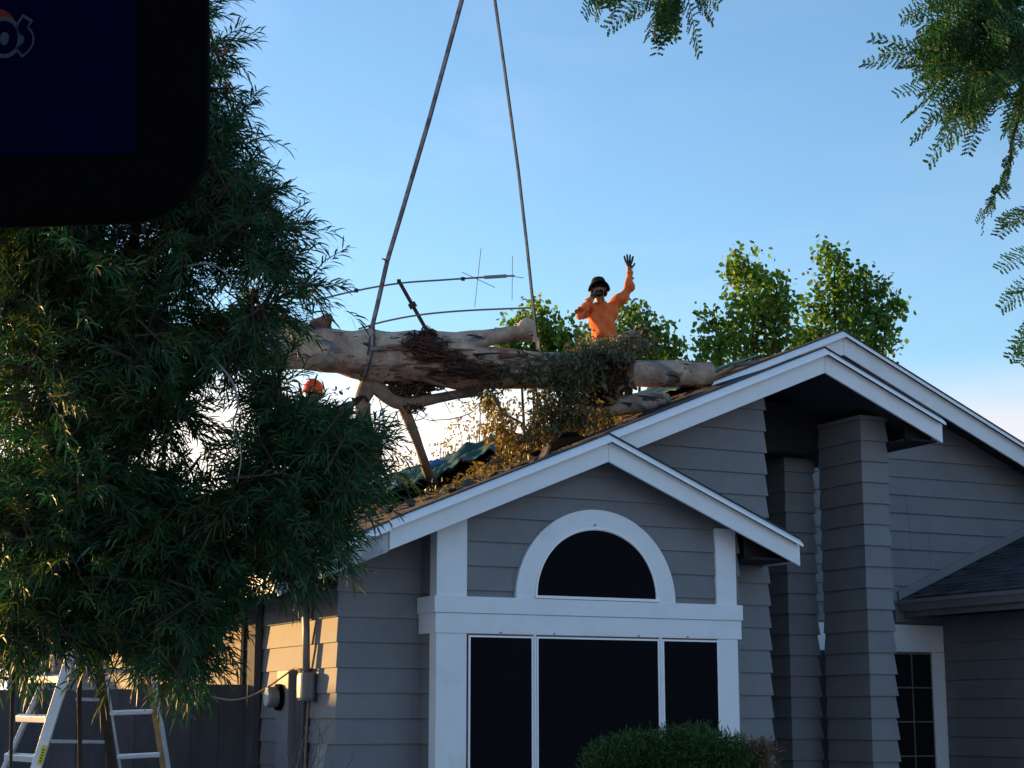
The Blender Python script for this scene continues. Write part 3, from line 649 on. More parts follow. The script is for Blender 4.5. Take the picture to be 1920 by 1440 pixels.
for a, b in [((1745,105),(1622,108)),((1835,95),(1718,22)),((1800,100),(1660,88)),((1810,130),(1690,110)),((1800,170),(1682,155)),((1790,150),(1700,205)),((1800,180),(1712,250)),((1830,190),(1742,290)),((1840,200),(1780,260)),((1850,190),(1815,275)),((1870,60),(1790,-10)),((1850,60),(1840,-20)),((1815,115),(1640,60)),((1900,60),(1870,-15)),
             ((1250,-30),(1142,42)),((1262,-40),(1232,84)),((1290,-30),(1334,28)),((1285,-25),(1310,86)),((1270,-30),(1180,20)),((1255,-40),(1215,55)),((1275,-30),(1262,60)),((1125,-40),(1096,10)),((1130,-35),(1116,20)),((1160,-40),(1155,8)),((1290,-40),(1345,-2)),
             ((1945,385),(1872,428)),((1950,400),(1880,412)),((1950,470),(1874,488)),((1955,520),(1878,565)),((1960,540),(1900,545)),((1955,600),(1893,660)),((1960,640),(1915,672)),((1955,590),(1905,640)),((1940,60),(1910,170)),((1930,100),(1935,230))]: fpx(a, b)
for k in range(200):
    cx, cy = RNG.uniform(1775, 1960), RNG.uniform(-20, 190)
    if cx < 1800 and cy > 150: continue
    ang = RNG.uniform(0, 2*PI); ln = RNG.uniform(60, 110)
    fpx((cx, cy), (cx-35+ln*.6*math.cos(ang), cy+18+ln*.6*math.sin(ang)), D=RNG.uniform(7.7, 8.5))
for k in range(26):   # the dark bunch at the top edge
    fpx((RNG.uniform(1238,1275), RNG.uniform(-50,20)), (RNG.uniform(1225,1275), RNG.uniform(20,75)), npin=8, pl=.035)
for k in range(16):
    fpx((1150+RNG.uniform(-20,20), -60), (1110+RNG.uniform(0,60), RNG.uniform(-20,6)), npin=8)
for k in range(30):   # the hanging tail of short leaves
    t = k/29; cx = np.interp(t, [0,.35,.6,1], [1898,1894,1878,1846]); cy = np.interp(t, [0,.35,.6,1], [225,300,345,392])
    fpx((cx, cy), (cx+RNG.uniform(-16,16), cy+RNG.uniform(6,22)), npin=6, pl=.020, pw=.008)
leaf_part('foliage', P, Dn, L, Wd, M['feather'], FT, .05, 'ov')
rach.build('leaf_stalks', M['juniper'], FT)['kind'] = 'stuff'
print('feather leaflets', len(P))

# ================================================================== trees beyond the roof
def far_tree(base_px, D, lobes, label, mat, dens=1.0, size=.086, clump=True, group='trees beyond the roof', trunk=.12, name='leafy_tree'):
    b = onD(base_px, 1200, D); b[2] = 0
    t = empty(name, b, label, 'tree', group)
    P, Dn, L, Wd = [], [], [], []
    top = None
    for cx, cy, r in lobes:
        rr = r/F_PX*D; c = onD(cx, cy, D+RNG.uniform(-.5, .5))
        n = int(dens*.030*r*r)+6
        for v in in_ball(n):
            q = c+(RT*v[0]+UP*v[2]+FW*v[1])*rr*1.02*RNG.choice([1, 1, 1, 1.16])
            for k in range(int(RNG.integers(4, 9))):
                P.append(q+RNG.normal(size=3)*size*1.15); Dn.append(RNG.normal(size=3)+np.array([0,0,-.3])); s = size*RNG.uniform(.7, 1.35); L.append(s*1.25); Wd.append(s*.8)
        if r > 34: limb(t, [b+np.array([0,0,2.2+RNG.uniform(0,.8)]), (b+c)/2+np.array([0,0,.9]), c-UP*rr*.4, c+UP*rr*.1], [trunk*.45,trunk*.3,trunk*.16,.006], M['limb'], 'limb', 6)
    limb(t, [b, b+np.array([.05,0,1.2]), b+np.array([0,.05,3.0])], [trunk,trunk*.85,trunk*.6], M['limb'], 'trunk', 8)
    leaf_part('crown', P, Dn, L, Wd, mat, t, .15, 'ov')
    return t
far_tree(1410, 33, [(1412,520,46),(1420,575,66),(1400,640,66),(1350,655,40),(1328,600,20),(1460,640,44),(1455,560,36),(1385,500,26),(1380,500,20),(1470,590,26),(1325,670,26)], 'upright green tree behind the log end, left of the roof peak', M['ash'], 1.0)
far_tree(1575, 34, [(1555,480,24),(1565,525,42),(1600,560,50),(1650,555,34),(1540,590,50),(1600,620,64),(1660,600,36),(1520,640,40),(1640,640,40),(1500,660,30),(1680,580,18),(1545,468,10),(1610,525,22)], 'tallest green tree rising behind the roof peak', M['ashdark'], .95)
far_tree(1010, 33, [(1000,590,26),(1025,610,40),(975,640,40),(1000,660,50),(1050,640,34),(960,600,14),(1070,660,34),(945,650,26)], 'yellow green tree behind the second lifting strap', M['ash'], 1.0)
far_tree(1190, 34, [(1178,580,24),(1200,610,40),(1225,640,44),(1250,655,28),(1170,640,44),(1120,650,44),(1090,640,22),(1265,670,18),(1200,670,50)], 'green tree directly behind the waving worker', M['ashdark'], 1.0)
far_tree(880, 36, [(900,770,50),(880,820,44),(930,800,44),(840,850,34),(950,760,40),(910,840,40),(760,860,26)], 'thin pale dry tree in the glow under the raised trunk', M['pale'], .5, .05, group=None, trunk=.07, name='dry_tree')
hz = MB(); 
for k in range(22):
    bx_ = RNG.uniform(740,960); a = onD(bx_, 910, 36); c = onD(bx_+RNG.normal()*16, RNG.uniform(770,870), 36)
    hz.tube([a,(a+c)/2+RNG.normal(size=3)*.15,c],[.013,.009,.004],4,False)
o = hz.build('bare_brush', M['palewood']); tag(o, 'bare pale brush low behind the torn roof', 'brush')
# low tree masses behind the fence at the far left and round the street, out past the yard
far_tree(60, 40, [(40,1230,50),(110,1240,40),(-40,1220,60)], 'low dark tree beyond the fence at the far left', M['ashdark'], .5, group=None)

# ================================================================== clipped bush under the window
BU = empty('juniper_bush', onD(1270, 1440, 11.0)*np.array([1, 1, 0]), 'low dark green clipped bush under the bay window with a dead brown patch', 'bush')
def bush(name, lob, mat, dens, D=11.0):
    P, Dn, L, Wd = [], [], [], []
    for cx, cy, r in lob:
        rr = r/F_PX*D; c = onD(cx, cy, D)
        for v in in_ball(int(dens*r*r/10)):
            q = c+(RT*v[0]+UP*v[2]*.9+FW*v[1])*rr
            d = norm(RT*v[0]*.8+FW*v[1]*.5+np.array([0,0,.9])+RNG.normal(size=3)*.5)
            for k in range(6):
                P.append(q+d*.012*k); Dn.append(d+RNG.normal(size=3)*.55); L.append(RNG.uniform(.020,.040)); Wd.append(RNG.uniform(.005,.008))
    leaf_part(name, P, Dn, L, Wd, mat, BU, 0)
bush('foliage', [(1140,1440,48),(1190,1432,58),(1250,1430,62),(1310,1428,66),(1365,1438,58),(1220,1500,90),(1320,1500,90),(1160,1520,80),(1385,1500,60),(1270,1600,120)], M['juniper'], 3.0)
bush('dead_foliage', [(1420,1425,28),(1435,1410,16),(1405,1450,30),(1430,1460,26)], M['dead'], 2.2)
for k in range(7):
    c = onD(1150+k*40, 1470, 11.0); limb(BU, [np.array(BU.location)+np.array([RNG.uniform(-.1,.1),RNG.uniform(-.1,.1),0]), (np.array(BU.location)+c)/2+np.array([0,0,.1]), c], [.02,.014,.006], M['limb'], 'limb', 6)
# ================================================================== fallen trunk in the slings
FTR = empty('fallen_eucalyptus', onD(900, 690, 18.5), 'thick pale fallen eucalyptus trunk hanging in two straps above the roof', 'tree trunk')
def rad(px, D): return px*D/F_PX
def log_tube(spec, name, mat, parent, n=18, lump=.05, sub=5, seed=3):
    """spec: (px, py, radius px, D)"""
    pts = curve_pts([onD(a, b, d) for a, b, r, d in spec], sub); rr = [rad(r, d) for a, b, r, d in spec]
    R_ = np.interp(np.linspace(0, len(rr)-1, len(pts)), range(len(rr)), rr)
    rs = random.Random(seed); mb = MB(); mb.tube(pts, list(R_), n)
    ph = [rs.uniform(0, 6) for _ in range(6)]
    for i in range(len(pts)):
        for j in range(n):
            k = i*n+j; g_ = 2*PI*j/n; f = 1+lump*(math.sin(2*g_+ph[0]+i*.35)+.7*math.sin(3*g_+ph[1]-i*.5)+.6*math.sin(i*.8+ph[2])+.5*math.sin(5*g_+i*.9+ph[3]))
            c = pts[i]; mb.v[k] = tuple(c+(np.array(mb.v[k])-c)*f)
    return mb.build(name, mat, parent, smooth=True)
log_tube([(380,636,50,18.2),(470,642,47,18.2),(560,650,45,18.3),(620,656,42,18.3),(660,663,44,18.3),(700,668,48,18.4),(760,670,51,18.4),(820,674,52,18.4),(870,684,46,18.45),(920,691,38,18.5),(1000,694,37,18.6),(1060,697,36,18.7),(1120,700,35,18.8),(1172,702,32,18.9)], 'trunk', M['bark'], FTR, 22)
log_tube([(820,655,36,18.4),(860,646,24,18.42),(905,636,17,18.45),(950,627,15,18.5),(985,624,15,18.5),(1003,626,13,18.5)], 'branch', M['bark'], FTR, 14)
log_tube([(975,628,13,18.5),(985,612,14,18.48),(996,600,9,18.46)], 'stub', M['palewood'], FTR, 10)
log_tube([(694,700,26,18.4),(690,722,17,18.38),(680,750,16,18.36),(684,790,14,18.3),(698,835,12,18.25),(712,890,9,18.2)], 'branch', M['bark2'], FTR, 12)
log_tube([(694,716,15,18.38),(722,738,15,18.38),(752,755,14,18.4),(800,750,11,18.4),(850,741,9,18.4),(905,733,8,18.45)], 'branch', M['bark2'], FTR, 10)
log_tube([(752,752,12,18.4),(766,785,10,18.45),(785,835,9,18.6),(800,880,9.5,18.9),(818,922,11,19.4)], 'branch', M['bark2'], FTR, 10, .05)
log_tube([(1135,672,22,18.85),(1165,650,20,18.9),(1196,634,19,18.95)], 'branch', M['bark2'], FTR, 10)
log_tube([(596,618,20,18.28),(612,603,14,18.26),(622,604,9,18.26)], 'knot', M['shred'], FTR, 10, .12)
log_tube([(600,680,16,18.05),(618,676,14,17.98),(624,672,5,17.95)], 'knot', M['bark2'], FTR, 10, .12)
# loose bark: strips peeled off the trunk, each a piece of its own, plus a tangle of fine shreds
def strip(p, d, ln, w, curl, parent, mat, name='bark_strip'):
    d = norm(np.array(d)); s = norm(np.cross(d, RNG.normal(size=3))); u = np.cross(s, d); n = 6; V = []
    for i in range(n):
        t = i/(n-1); c = np.array(p)+d*ln*t+u*curl*ln*math.sin(2.2*t)*t+s*curl*.4*ln*math.sin(4*t); ww = w*(1-.6*t)*(.8+.4*RNG.random())
        for a, h in ((-1, 0), (0, .35), (1, 0)): V.append(c+s*a*ww+u*h*ww)
    Fc = []
    for i in range(n-1):
        for j in range(2): Fc.append((i*3+j, i*3+j+1, (i+1)*3+j+1, (i+1)*3+j))
    o = put(mesh(V, Fc, name), name, mat, parent); md = o.modifiers.new('thickness', 'SOLIDIFY'); md.thickness = .008
    return o
def on_log(px, py, off=-.02):
    cy = np.interp(px, [560,700,820,920,1060,1172], [650,668,674,691,697,702]); r = np.interp(px, [560,700,820,920,1060,1172], [45,48,52,38,36,32]); D = np.interp(px, [560,700,820,1000,1172], [18.3,18.4,18.4,18.6,18.9])
    f = max(0., 1-((py-cy)/r)**2)**.5
    return onD(px, py, D-rad(r, D)*f+off)
for k in range(64):
    px, py = RNG.uniform(750, 935), 0
    py = RNG.uniform(640, 720) if px < 860 else RNG.uniform(662, 715)
    strip(on_log(px, py), RT*RNG.choice([-1, 1])+UP*RNG.normal()*.18-FW*.01, RNG.uniform(.12, .36), RNG.uniform(.018, .050), RNG.uniform(-.04, .08), FTR, M['shred'] if RNG.random() < .62 else M['bark2'])
for k in range(34):
    strip(on_log(RNG.uniform(560, 1120), 692+RNG.normal()*14, -.012), RT*RNG.choice([-1, 1])+UP*RNG.normal()*.12, RNG.uniform(.10, .30), RNG.uniform(.008, .022), RNG.uniform(-.03, .12), FTR, M['bark2'] if RNG.random() < .6 else M['shred'])
for k in range(16):
    strip(on_log(RNG.uniform(930, 1060), RNG.uniform(665, 720)), RT*RNG.choice([-1, 1])+UP*RNG.normal()*.2, RNG.uniform(.15, .4), RNG.uniform(.015, .04), RNG.uniform(-.1, .2), FTR, M['bark2'])
for k in range(44):
    strip(onD(RNG.uniform(1120, 1182), RNG.uniform(655, 742), RNG.uniform(18.45, 18.75)), UP*RNG.normal()+RT*RNG.normal()*.25, RNG.uniform(.1, .24), RNG.uniform(.02, .05), RNG.uniform(-.2, .2), FTR, M['shred'])
mb = MB()
def tangle(mb, cx, cy, rx, ry, n, D, ln=(.1, .35), w=(.004, .012)):
    for k in range(n):
        v = in_ball(1)[0]; q = []; d = RNG.normal(size=3)*np.array([1, .6, .55]); d /= np.linalg.norm(d)
        for i in range(4):
            q.append(onD(cx+v[0]*rx, cy-v[2]*ry, D+v[1]*.16)); d = norm(d+RNG.normal(size=3)*.75); v = v+d*RNG.uniform(.22, .5)
            l = np.linalg.norm(v); v = v/max(1, l*.95)
        mb.tube(curve_pts(q, 3), list(np.linspace(RNG.uniform(*w), .003, 10)), 4, False)
for args in ((800,655,42,24,260,18.12),(778,640,24,20,90,18.14),(802,628,17,16,90,18.22),(835,668,40,14,120,18.1),(770,726,44,20,240,18.4),(800,722,40,12,120,18.4),(880,690,58,16,130,18.12),(1150,700,32,38,260,18.58),(1105,748,54,16,160,18.7),(772,764,26,12,70,18.4)): tangle(mb, *args, w=(.005,.012))
tangle(mb, 1180, 634, 26, 12, 30, 18.7)
mb.build('bark_shreds', M['shred'], FTR)['kind'] = 'stuff'
mb = MB()
for a, b, r in [((1118,668),(1212,612),.028),((1130,680),(1205,625),.02),((1000,700),(1120,655),.03),((1020,690),(1080,665),.02),((768,668),(836,656),.016),((790,662),(812,640),.02),((1035,690),(1105,672),.014),((860,672),(930,650),.012)]:
    c = onD(*a, 18.35); d = onD(*b, 18.4); mb2 = MB().tube([c, (c+d)/2+RNG.normal(size=3)*.03, d], [r, r*.9, r*.5], 7); mb2.build('stick', M['bark2'], FTR, smooth=True)
# thin twigs dangling under the trunk
mb = MB()
for k in range(20):
    a = onD(RNG.uniform(700, 830), RNG.uniform(720, 760), 18.35+RNG.normal()*.1); x = 0
    b = a+RT*RNG.normal()*.28+UP*-RNG.uniform(.05, .45); mb.tube([a, (a+b)/2+RNG.normal(size=3)*.06, b], [.006,.0045,.002], 4, False)
for pts in [[(905,745),(890,770),(850,785),(808,788)],[(700,770),(706,810),(716,850)],[(728,790),(748,800),(742,770)],[(760,790),(790,786),(802,775)]]:
    mb.tube(curve_pts([onD(x, y, 18.3) for x, y in pts], 4), .006, 4, False)
mb.build('twigs', M['bark2'], FTR)['kind'] = 'stuff'
# leafy tops still hanging on it
def gum(name, lob, mat, dens, D, ln=.075, parent=FTR):
    P, Dn, L, Wd = [], [], [], []
    tw_ = MB()
    for cx, cy, rx, ry in lob:
        for v in in_ball(int(dens*rx*ry/14)):
            p = onD(cx+v[0]*rx, cy-v[2]*ry, D+v[1]*.3); d = norm(RNG.normal(size=3)+np.array([0,0,-.5]))
            for k in range(int(RNG.integers(5, 10))):
                P.append(p+d*.03*k); Dn.append(d*.5+RNG.normal(size=3)*.8+np.array([0,0,-.5])); s = RNG.uniform(.6, 1.25); L.append(ln*s); Wd.append(ln*s*.30)
    leaf_part(name, P, Dn, L, Wd, mat, parent, .25)
gum('foliage', [(1110,652,46,20),(1160,645,36,18),(1085,660,26,14),(1200,640,30,16),(1040,668,26,10)], M['gum'], .85, 18.35)
gum('foliage', [(1040,735,52,46),(1000,700,40,26),(1075,720,40,40),(1025,775,40,40),(1060,770,34,34),(930,720,20,26),(905,735,12,20),(1100,690,40,24)], M['gumdark'], .62, 18.3)
gum('foliage', [(1030,800,44,40),(985,840,40,36),(940,790,22,40),(920,745,16,24),(965,870,40,20),(1010,850,30,20),(1130,780,40,24),(1080,790,20,40),(905,872,30,12),(955,815,20,30)], M['gumdry'], .72, 18.4)
mb = MB()
for pts in [[(925,740),(945,775),(985,800),(1000,850)],[(1010,735),(1000,790),(960,840),(890,885)],[(1060,740),(1050,800),(1030,840)],[(1110,760),(1090,800),(1060,830)],[(960,850),(925,868),(885,890)]]:
    MB().tube(curve_pts([onD(x, y, 18.35) for x, y in pts], 5), [.022-.001*i for i in range(5*(len(pts)-1)+1)], 6).build('bough', M['bark2'], FTR, smooth=True)
# ---- two cut logs lying on the roof
L1 = log_tube([(1165,700,25,19.15),(1230,701,25,19.3),(1290,701,25,19.5),(1330,702,24,19.6)], 'cut_log', M['bark'], None, 20, .02)
tag(L1, 'pale cut log with a blue grey patch resting on the roof right of the trunk', 'log')
L2 = log_tube([(1085,772,16,18.7),(1140,762,20,18.9),(1200,756,19,19.1),(1250,748,12,19.3)], 'cut_log', M['bark'], None, 14, .03)
tag(L2, 'lower pinkish log lying on the roof just above the white rake board', 'log')
o = MB().tube([onD(1062,757,18.6), onD(1098,786,18.5)], [.018,.012], 6).build('split_stick', M['palewood']); tag(o, 'bright split stick poking out under the leafy debris', 'stick')

# ================================================================== lifting straps
hook = onD(905, -150, 18.45)
def sling(path, w, label, wrap=None, mat=None):
    t = empty('lifting_strap', path[-1], label, 'lifting strap', 'lifting straps')
    pts = [np.array(p) for p in path]
    def ribbon(pts, w, th, name, mat, off=0.0, tw=0.0):
        mb = MB(); V = []; k = len(pts)
        for i, p in enumerate(pts):
            d = norm(pts[min(i+1, k-1)]-pts[max(i-1, 0)]); a = norm(np.cross(d, FW)); g_ = tw*i/k
            b = np.cross(d, a); a, b = a*math.cos(g_)+b*math.sin(g_), b*math.cos(g_)-a*math.sin(g_)
            c = p+a*off
            V += [c-a*w-b*th, c+a*w-b*th, c+a*w+b*th, c-a*w+b*th]
        Fc = [(i*4+j, i*4+(j+1)%4, (i+1)*4+(j+1)%4, (i+1)*4+j) for i in range(k-1) for j in range(4)]+[(0,3,2,1),(k*4-4,k*4-3,k*4-2,k*4-1)]
        mb.add(V, Fc).build(name, mat, t)
    ribbon(pts, w, .006, 'webbing', mat or M['strap']); ribbon(pts, .006, .008, 'edge_strand', M['strapdark'], off=w+.004)
    if wrap is not None:
        ribbon(wrap, w*1.25, .008, 'wrap', M['strap']); ribbon(wrap, .010, .012, 'edge_strand', M['strapdark'], off=-w*1.25)
        ribbon(wrap, .010, .012, 'edge_strand', M['strapdark'], off=w*1.25)
    return t
def lerp(a, b, n): return [np.array(a)*(1-i/n)+np.array(b)*i/n for i in range(n+1)]
wr = [onD(697,612,18.36)]+[on_log(x, y, -.016) for x, y in [(697,622),(698,634),(697,648),(694,663),(690,678),(686,692),(682,704)]]+[onD(679,714,18.32)]
top = [hook]+[onD(x, y, 18.42) for x, y in ((865,0),(805,220),(752,400),(725,490),(706,575),(697,612))]
sling(top, .019, 'left lifting strap looped round the thick part of the trunk', wr)
tag(strip(onD(726, 492, 18.38), -RT*.6+UP*.5, .07, .014, .3, None, M['shred'], 'bark_scrap'), 'hooked scrap of reddish bark snagged on the left lifting strap', 'bark scrap')
top2 = [hook]+[onD(x, y, 18.55) for x, y in ((927,0),(948,150),(971,320),(987,460),(1000,585),(1003,612),(1007,645),(1008,656))]
sling(top2, .012, 'right lifting strap hooked behind the upper branch stub', None, M['straplight'])
o = MB().tube(curve_pts([onD(x, y, 18.4) for x, y in ((1004,612),(1001,640),(1008,634),(1012,660))], 5), .010, 6).build('rope_tail', M['palewood']); tag(o, 'short pale rope tail below the right lifting strap', 'rope')
o = MB().tube(curve_pts([onD(x, y, 18.2) for x, y in ((717,765),(719,800),(714,840),(716,880))], 5), .012, 6).build('blue_rope', nmat('blue white rope', (.35,.42,.62), .8, .2, 60)); tag(o, 'pale blue rope hanging beside the branch under the trunk', 'rope')

# ================================================================== roof aerial knocked over behind the trunk
AN = empty('roof_aerial', onD(797, 612, 18.78), 'bent roof aerial with two thin booms behind the trunk', 'aerial')
DA = 18.78
def bar(pts, r, nm, D=DA, mat=None): return MB().tube([onD(x, y, D) for x, y in pts], r, 6).build(nm, mat or M['antenna'], AN)
bar([(748,527),(797,614),(815,650)], .022, 'mast', mat=M['limb']); bar([(771,568),(776,577)], .045, 'bracket', mat=M['limb'])
MB().tube(curve_pts([onD(x, y, DA-.03) for x, y in ((592,563),(668,545),(750,531),(830,525),(905,520),(965,517))], 4), .010, 6).build('boom', M['antenna'], AN)
MB().tube(curve_pts([onD(x, y, DA-.03) for x, y in ((672,617),(720,603),(790,590),(880,582),(1002,577))], 4), .010, 6).build('boom', M['antenna'], AN)
bar([(908,520),(950,517.5)], .019, 'coil', DA-.03, M['steel'])
for pts in [((902,465),(890,576)),((961,480),(960,563)),((866,510),(928,539)),((950,517),(982,521)),((600,563),(637,579))]: bar(pts, .0035, 'element')
for p in [(868,523),(748,527),(668,545)]: MB().obox(onD(*p, DA-.04), RT*.02, UP*.02, FW*.02).build('clamp', M['limb'], AN)

# ================================================================== tarps and torn roofing
def sheet(corners, n, amp, label, mat, name='tarpaulin', seed=1, lump=()):
    """crumpled sheet draped over the roof; corners in plan (x, y)"""
    rs = np.random.default_rng(seed); A, B, C_, D_ = map(np.array, corners); V = []; ph = rs.uniform(0, 6, 12)
    for i in range(n+1):
        for j in range(n+1):
            u, v = i/n, j/n; p = (A*(1-u)+B*u)*(1-v)+(D_*(1-u)+C_*u)*v
            p = p+np.array([math.sin(9*v+ph[8]+3*u), math.sin(8*u+ph[9])])*.07
            q = Vector((p[0]*1.1+seed*7, p[1]*.8, seed*3.1)); nf = mnoise.noise
            h = .09+amp*(.55*nf(q)+.75*(1-abs(nf(q*2.1+Vector((9, 2, 0)))*2.4))**2*.6+.35*(1-abs(nf(q*5.3))*2.2)*.5+.16*(1-abs(nf(q*11.0))*2)*.5)
            h = max(.015, h)
            for lx, ly, lr, lh in lump: h += lh*math.exp(-((p[0]-lx)**2+(p[1]-ly)**2)/lr**2)
            V.append((p[0], p[1], S(p[0])+h*1.0))
    Fc = [(i*(n+1)+j, i*(n+1)+j+1, (i+1)*(n+1)+j+1, (i+1)*(n+1)+j) for i in range(n) for j in range(n)]
    o = put(mesh(V, Fc, name), name, mat, None, True); md = o.modifiers.new('thickness', 'SOLIDIFY'); md.thickness = .01
    return tag(o, label, 'tarpaulin')
h0 = onD(872, 850, 20.6)
sheet([(6.95,17.3),(8.9,17.2),(10.5,23.4),(8.5,23.6)], 90, .19, 'crumpled green tarpaulin spread over the left part of the torn roof', M['tarp'], seed=4)
sheet([(h0[0]-.45,h0[1]-.35),(h0[0]+.9,h0[1]-.5),(h0[0]+1.1,h0[1]+.5),(h0[0]-.3,h0[1]+.5)], 60, .13, 'bundled dark green tarpaulin humped up under the hanging leaves', M['tarp'], seed=9, lump=[(h0[0],h0[1],.17,.22),(h0[0]+.4,h0[1]+.1,.28,.20)])
sheet([(10.6,16.9),(11.9,17.1),(12.0,20.0),(10.6,19.6)], 40, .07, 'green tarpaulin on the roof behind the cut log end', M['tarp'], seed=12)
p = onD(835, 868, 20.3); q = onD(800, 880, 20.3)
o = MB().tube([q+UP*.0, (p+q)/2+UP*.02, p], [.05,.06,.03], 8).build('blue_sheet_roll', M['bluetarp'], None, True); tag(o, 'rolled bright blue plastic sheet beside the green tarpaulin', 'plastic sheet')
def flake(px, py, h, s, ang, label, mat=None, grp='torn shingle scraps on the roof', nm='shingle_scrap', sc=(1, .6, .05)):
    c = onS(px, py, h); d = np.array([1, 0, SL]); d = d/np.linalg.norm(d); e = np.array([0, 1.0, 0]); nn = np.cross(d, e)
    a = d*math.cos(ang)+e*math.sin(ang); b = e*math.cos(ang)-d*math.sin(ang); tl = RNG.uniform(.15, .6); a2 = a*math.cos(tl)+nn*math.sin(tl)
    o = MB().obox(c, a2*s*sc[0], b*s*sc[1], np.cross(a2, b)*s*sc[2]).build(nm, mat or M['shingle']); return tag(o, label, nm.replace('_', ' '), grp)
for k in range(34):
    px = RNG.uniform(690, 1010); base = np.interp(px, [640,740,1137], [1010,968,820])
    dk = RNG.random() < .6; wh = 'near the low end of the rake board' if px < 800 else 'by the foot of the leaning branch' if px < 890 else 'below the dry hanging leaves'
    flake(px, base-RNG.uniform(4, 26), .04, RNG.uniform(.04, .09), RNG.uniform(0, 6), ('dark grey' if dk else 'brown')+' torn shingle scrap on the roof '+wh, M['shingle'] if dk else M['deck'])
o = flake(1020, 852, .06, .11, .3, 'short brown board end sticking up by the lower gable peak', M['bark2'], None, 'board_offcut', (.9, .35, .12))
# dark lifted flap of roofing by the upper rake end
c = onD(1060, 828, 17.2)
o = MB().prism([onD(1018,853,17.1), onD(1096,822,17.1), onD(1078,812,17.4), onD(1058,812,17.5)], (0,0,.012)).build('roofing_flap', M['black']); tag(o, 'black lifted flap of roofing felt beside the lower gable peak', 'roofing felt')
o = MB().prism([onD(1328,712,19.6), onD(1372,690,19.7), onD(1385,688,19.9), onD(1340,712,19.8)], (0,0,.03)).build('plywood_edge', M['ply_sunrail']); tag(o, 'torn orange plywood edge lifted beside the cut log end', 'plywood')
o = MB().prism([onD(1378,690,19.6), onD(1420,682,19.7), onD(1425,676,20.0), onD(1380,684,19.9)], (0,0,.02)).build('plywood_edge', M['deck']); tag(o, 'dark splintered roof sheathing lifted just below the tall ridge', 'plywood')
# leaf litter on the roof
P, Dn, L, Wd = [], [], [], []
for k in range(1050):
    px = RNG.uniform(800, 1240)
    top = np.interp(px, [740,1090,1100,1545], [968,830,812,660]); q = onS(px, top-abs(RNG.normal())*9-2, .01)
    P.append(q+RNG.normal(size=3)*.03+np.array([0,0,.03])); Dn.append(RNG.normal(size=3)); L.append(.07); Wd.append(.02)
o = leaf_part('leaf_litter', P, Dn, L, Wd, M['gumdry'], None, .1); tag(o, 'dry leaf litter strewn along the roof edge', 'leaf litter')

# ================================================================== stepladder under the tree
LD = empty('stepladder', onD(170, 1600, 11.8)*np.array([1, 1, 0]), 'tall worn aluminium stepladder standing under the tree by the fence', 'ladder')
def lad(px, py, D): return onD(px, py, D)
def rail(a, b, Da, Db, mat, w=.016, dpt=.04, name='rail'):
    A = onD(*a, Da); B = onD(*b, Db); d = B-A; t = (A[2]-.02)/(A[2]-B[2]); B = A+d*t    # run to the ground
    ax = norm(np.cross(d, FW)); ay = norm(np.cross(d, ax))
    return MB().obox((A+B)/2, (B-A)/2, ax*w, ay*dpt).build(name, mat, LD, bevel=.004)
rail((172,1080),(8,1440),11.9,11.75,M['alu'],.014); r2 = rail((180,1080),(68,1440),11.7,11.3,M['alu'],.034,.02)
rail((160,1080),(212,1440),11.9,12.2,M['limb'],.028,.03); rail((166,1080),(223,1440),11.98,12.28,M['alu'],.012,.03)
rail((250,1080),(308,1440),11.8,12.1,M['ply_sunrail'],.024,.012); rail((258,1080),(316,1440),11.78,12.08,M['alu'],.010,.03)  # orange rail: golden sunlight on the inner face put into the colour
for a, b in [((57,1273),(112,1273)),((32,1346),(92,1348)),((10,1418),(66,1422)),((80,1205),(132,1205))]:
    A, B = onD(*a, 11.78), onD(*b, 11.5); MB().obox((A+B)/2, (B-A)/2, UP*.022, FW*.035).build('tread', M['alu'], LD, bevel=.004)
for a, b in [((192,1258),(278,1256)),((206,1337),(288,1334)),((220,1419),(300,1415)),((182,1182),(268,1180))]:
    A, B = onD(*a, 12.1), onD(*b, 11.95); MB().obox((A+B)/2, (B-A)/2, UP*.016, FW*.016).build('rung', M['alu'], LD, bevel=.006)
for a, b, D1, D2 in [((96,1390),(196,1391),11.35,12.1),((142,1311),(186,1312),11.5,12.0)]:
    A, B = onD(*a, D1), onD(*b, D2); MB().obox((A+B)/2, (B-A)/2, UP*.010, FW*.006).build('spreader', M['alu'], LD)
A, B = onD(84,1398,11.30), onD(74,1434,11.27); d = norm(B-A); sx = norm(np.cross(d, FW))
st = MB().obox((A+B)/2, (B-A)/2, sx*.016, FW*.003).build('warning_sticker', M['yellow'], LD)
for t in (.2,.35,.5,.65,.8): 
    c = A*(1-t)+B*t-FW*.004; MB().obox(c, sx*.008, d*.004, FW*.0008).build('print_line', M['print'], st)
MB().obox(onD(172,1078,11.85), RT*.2, FW*.12, UP*.02).build('top_cap', M['alu'], LD, bevel=.01)

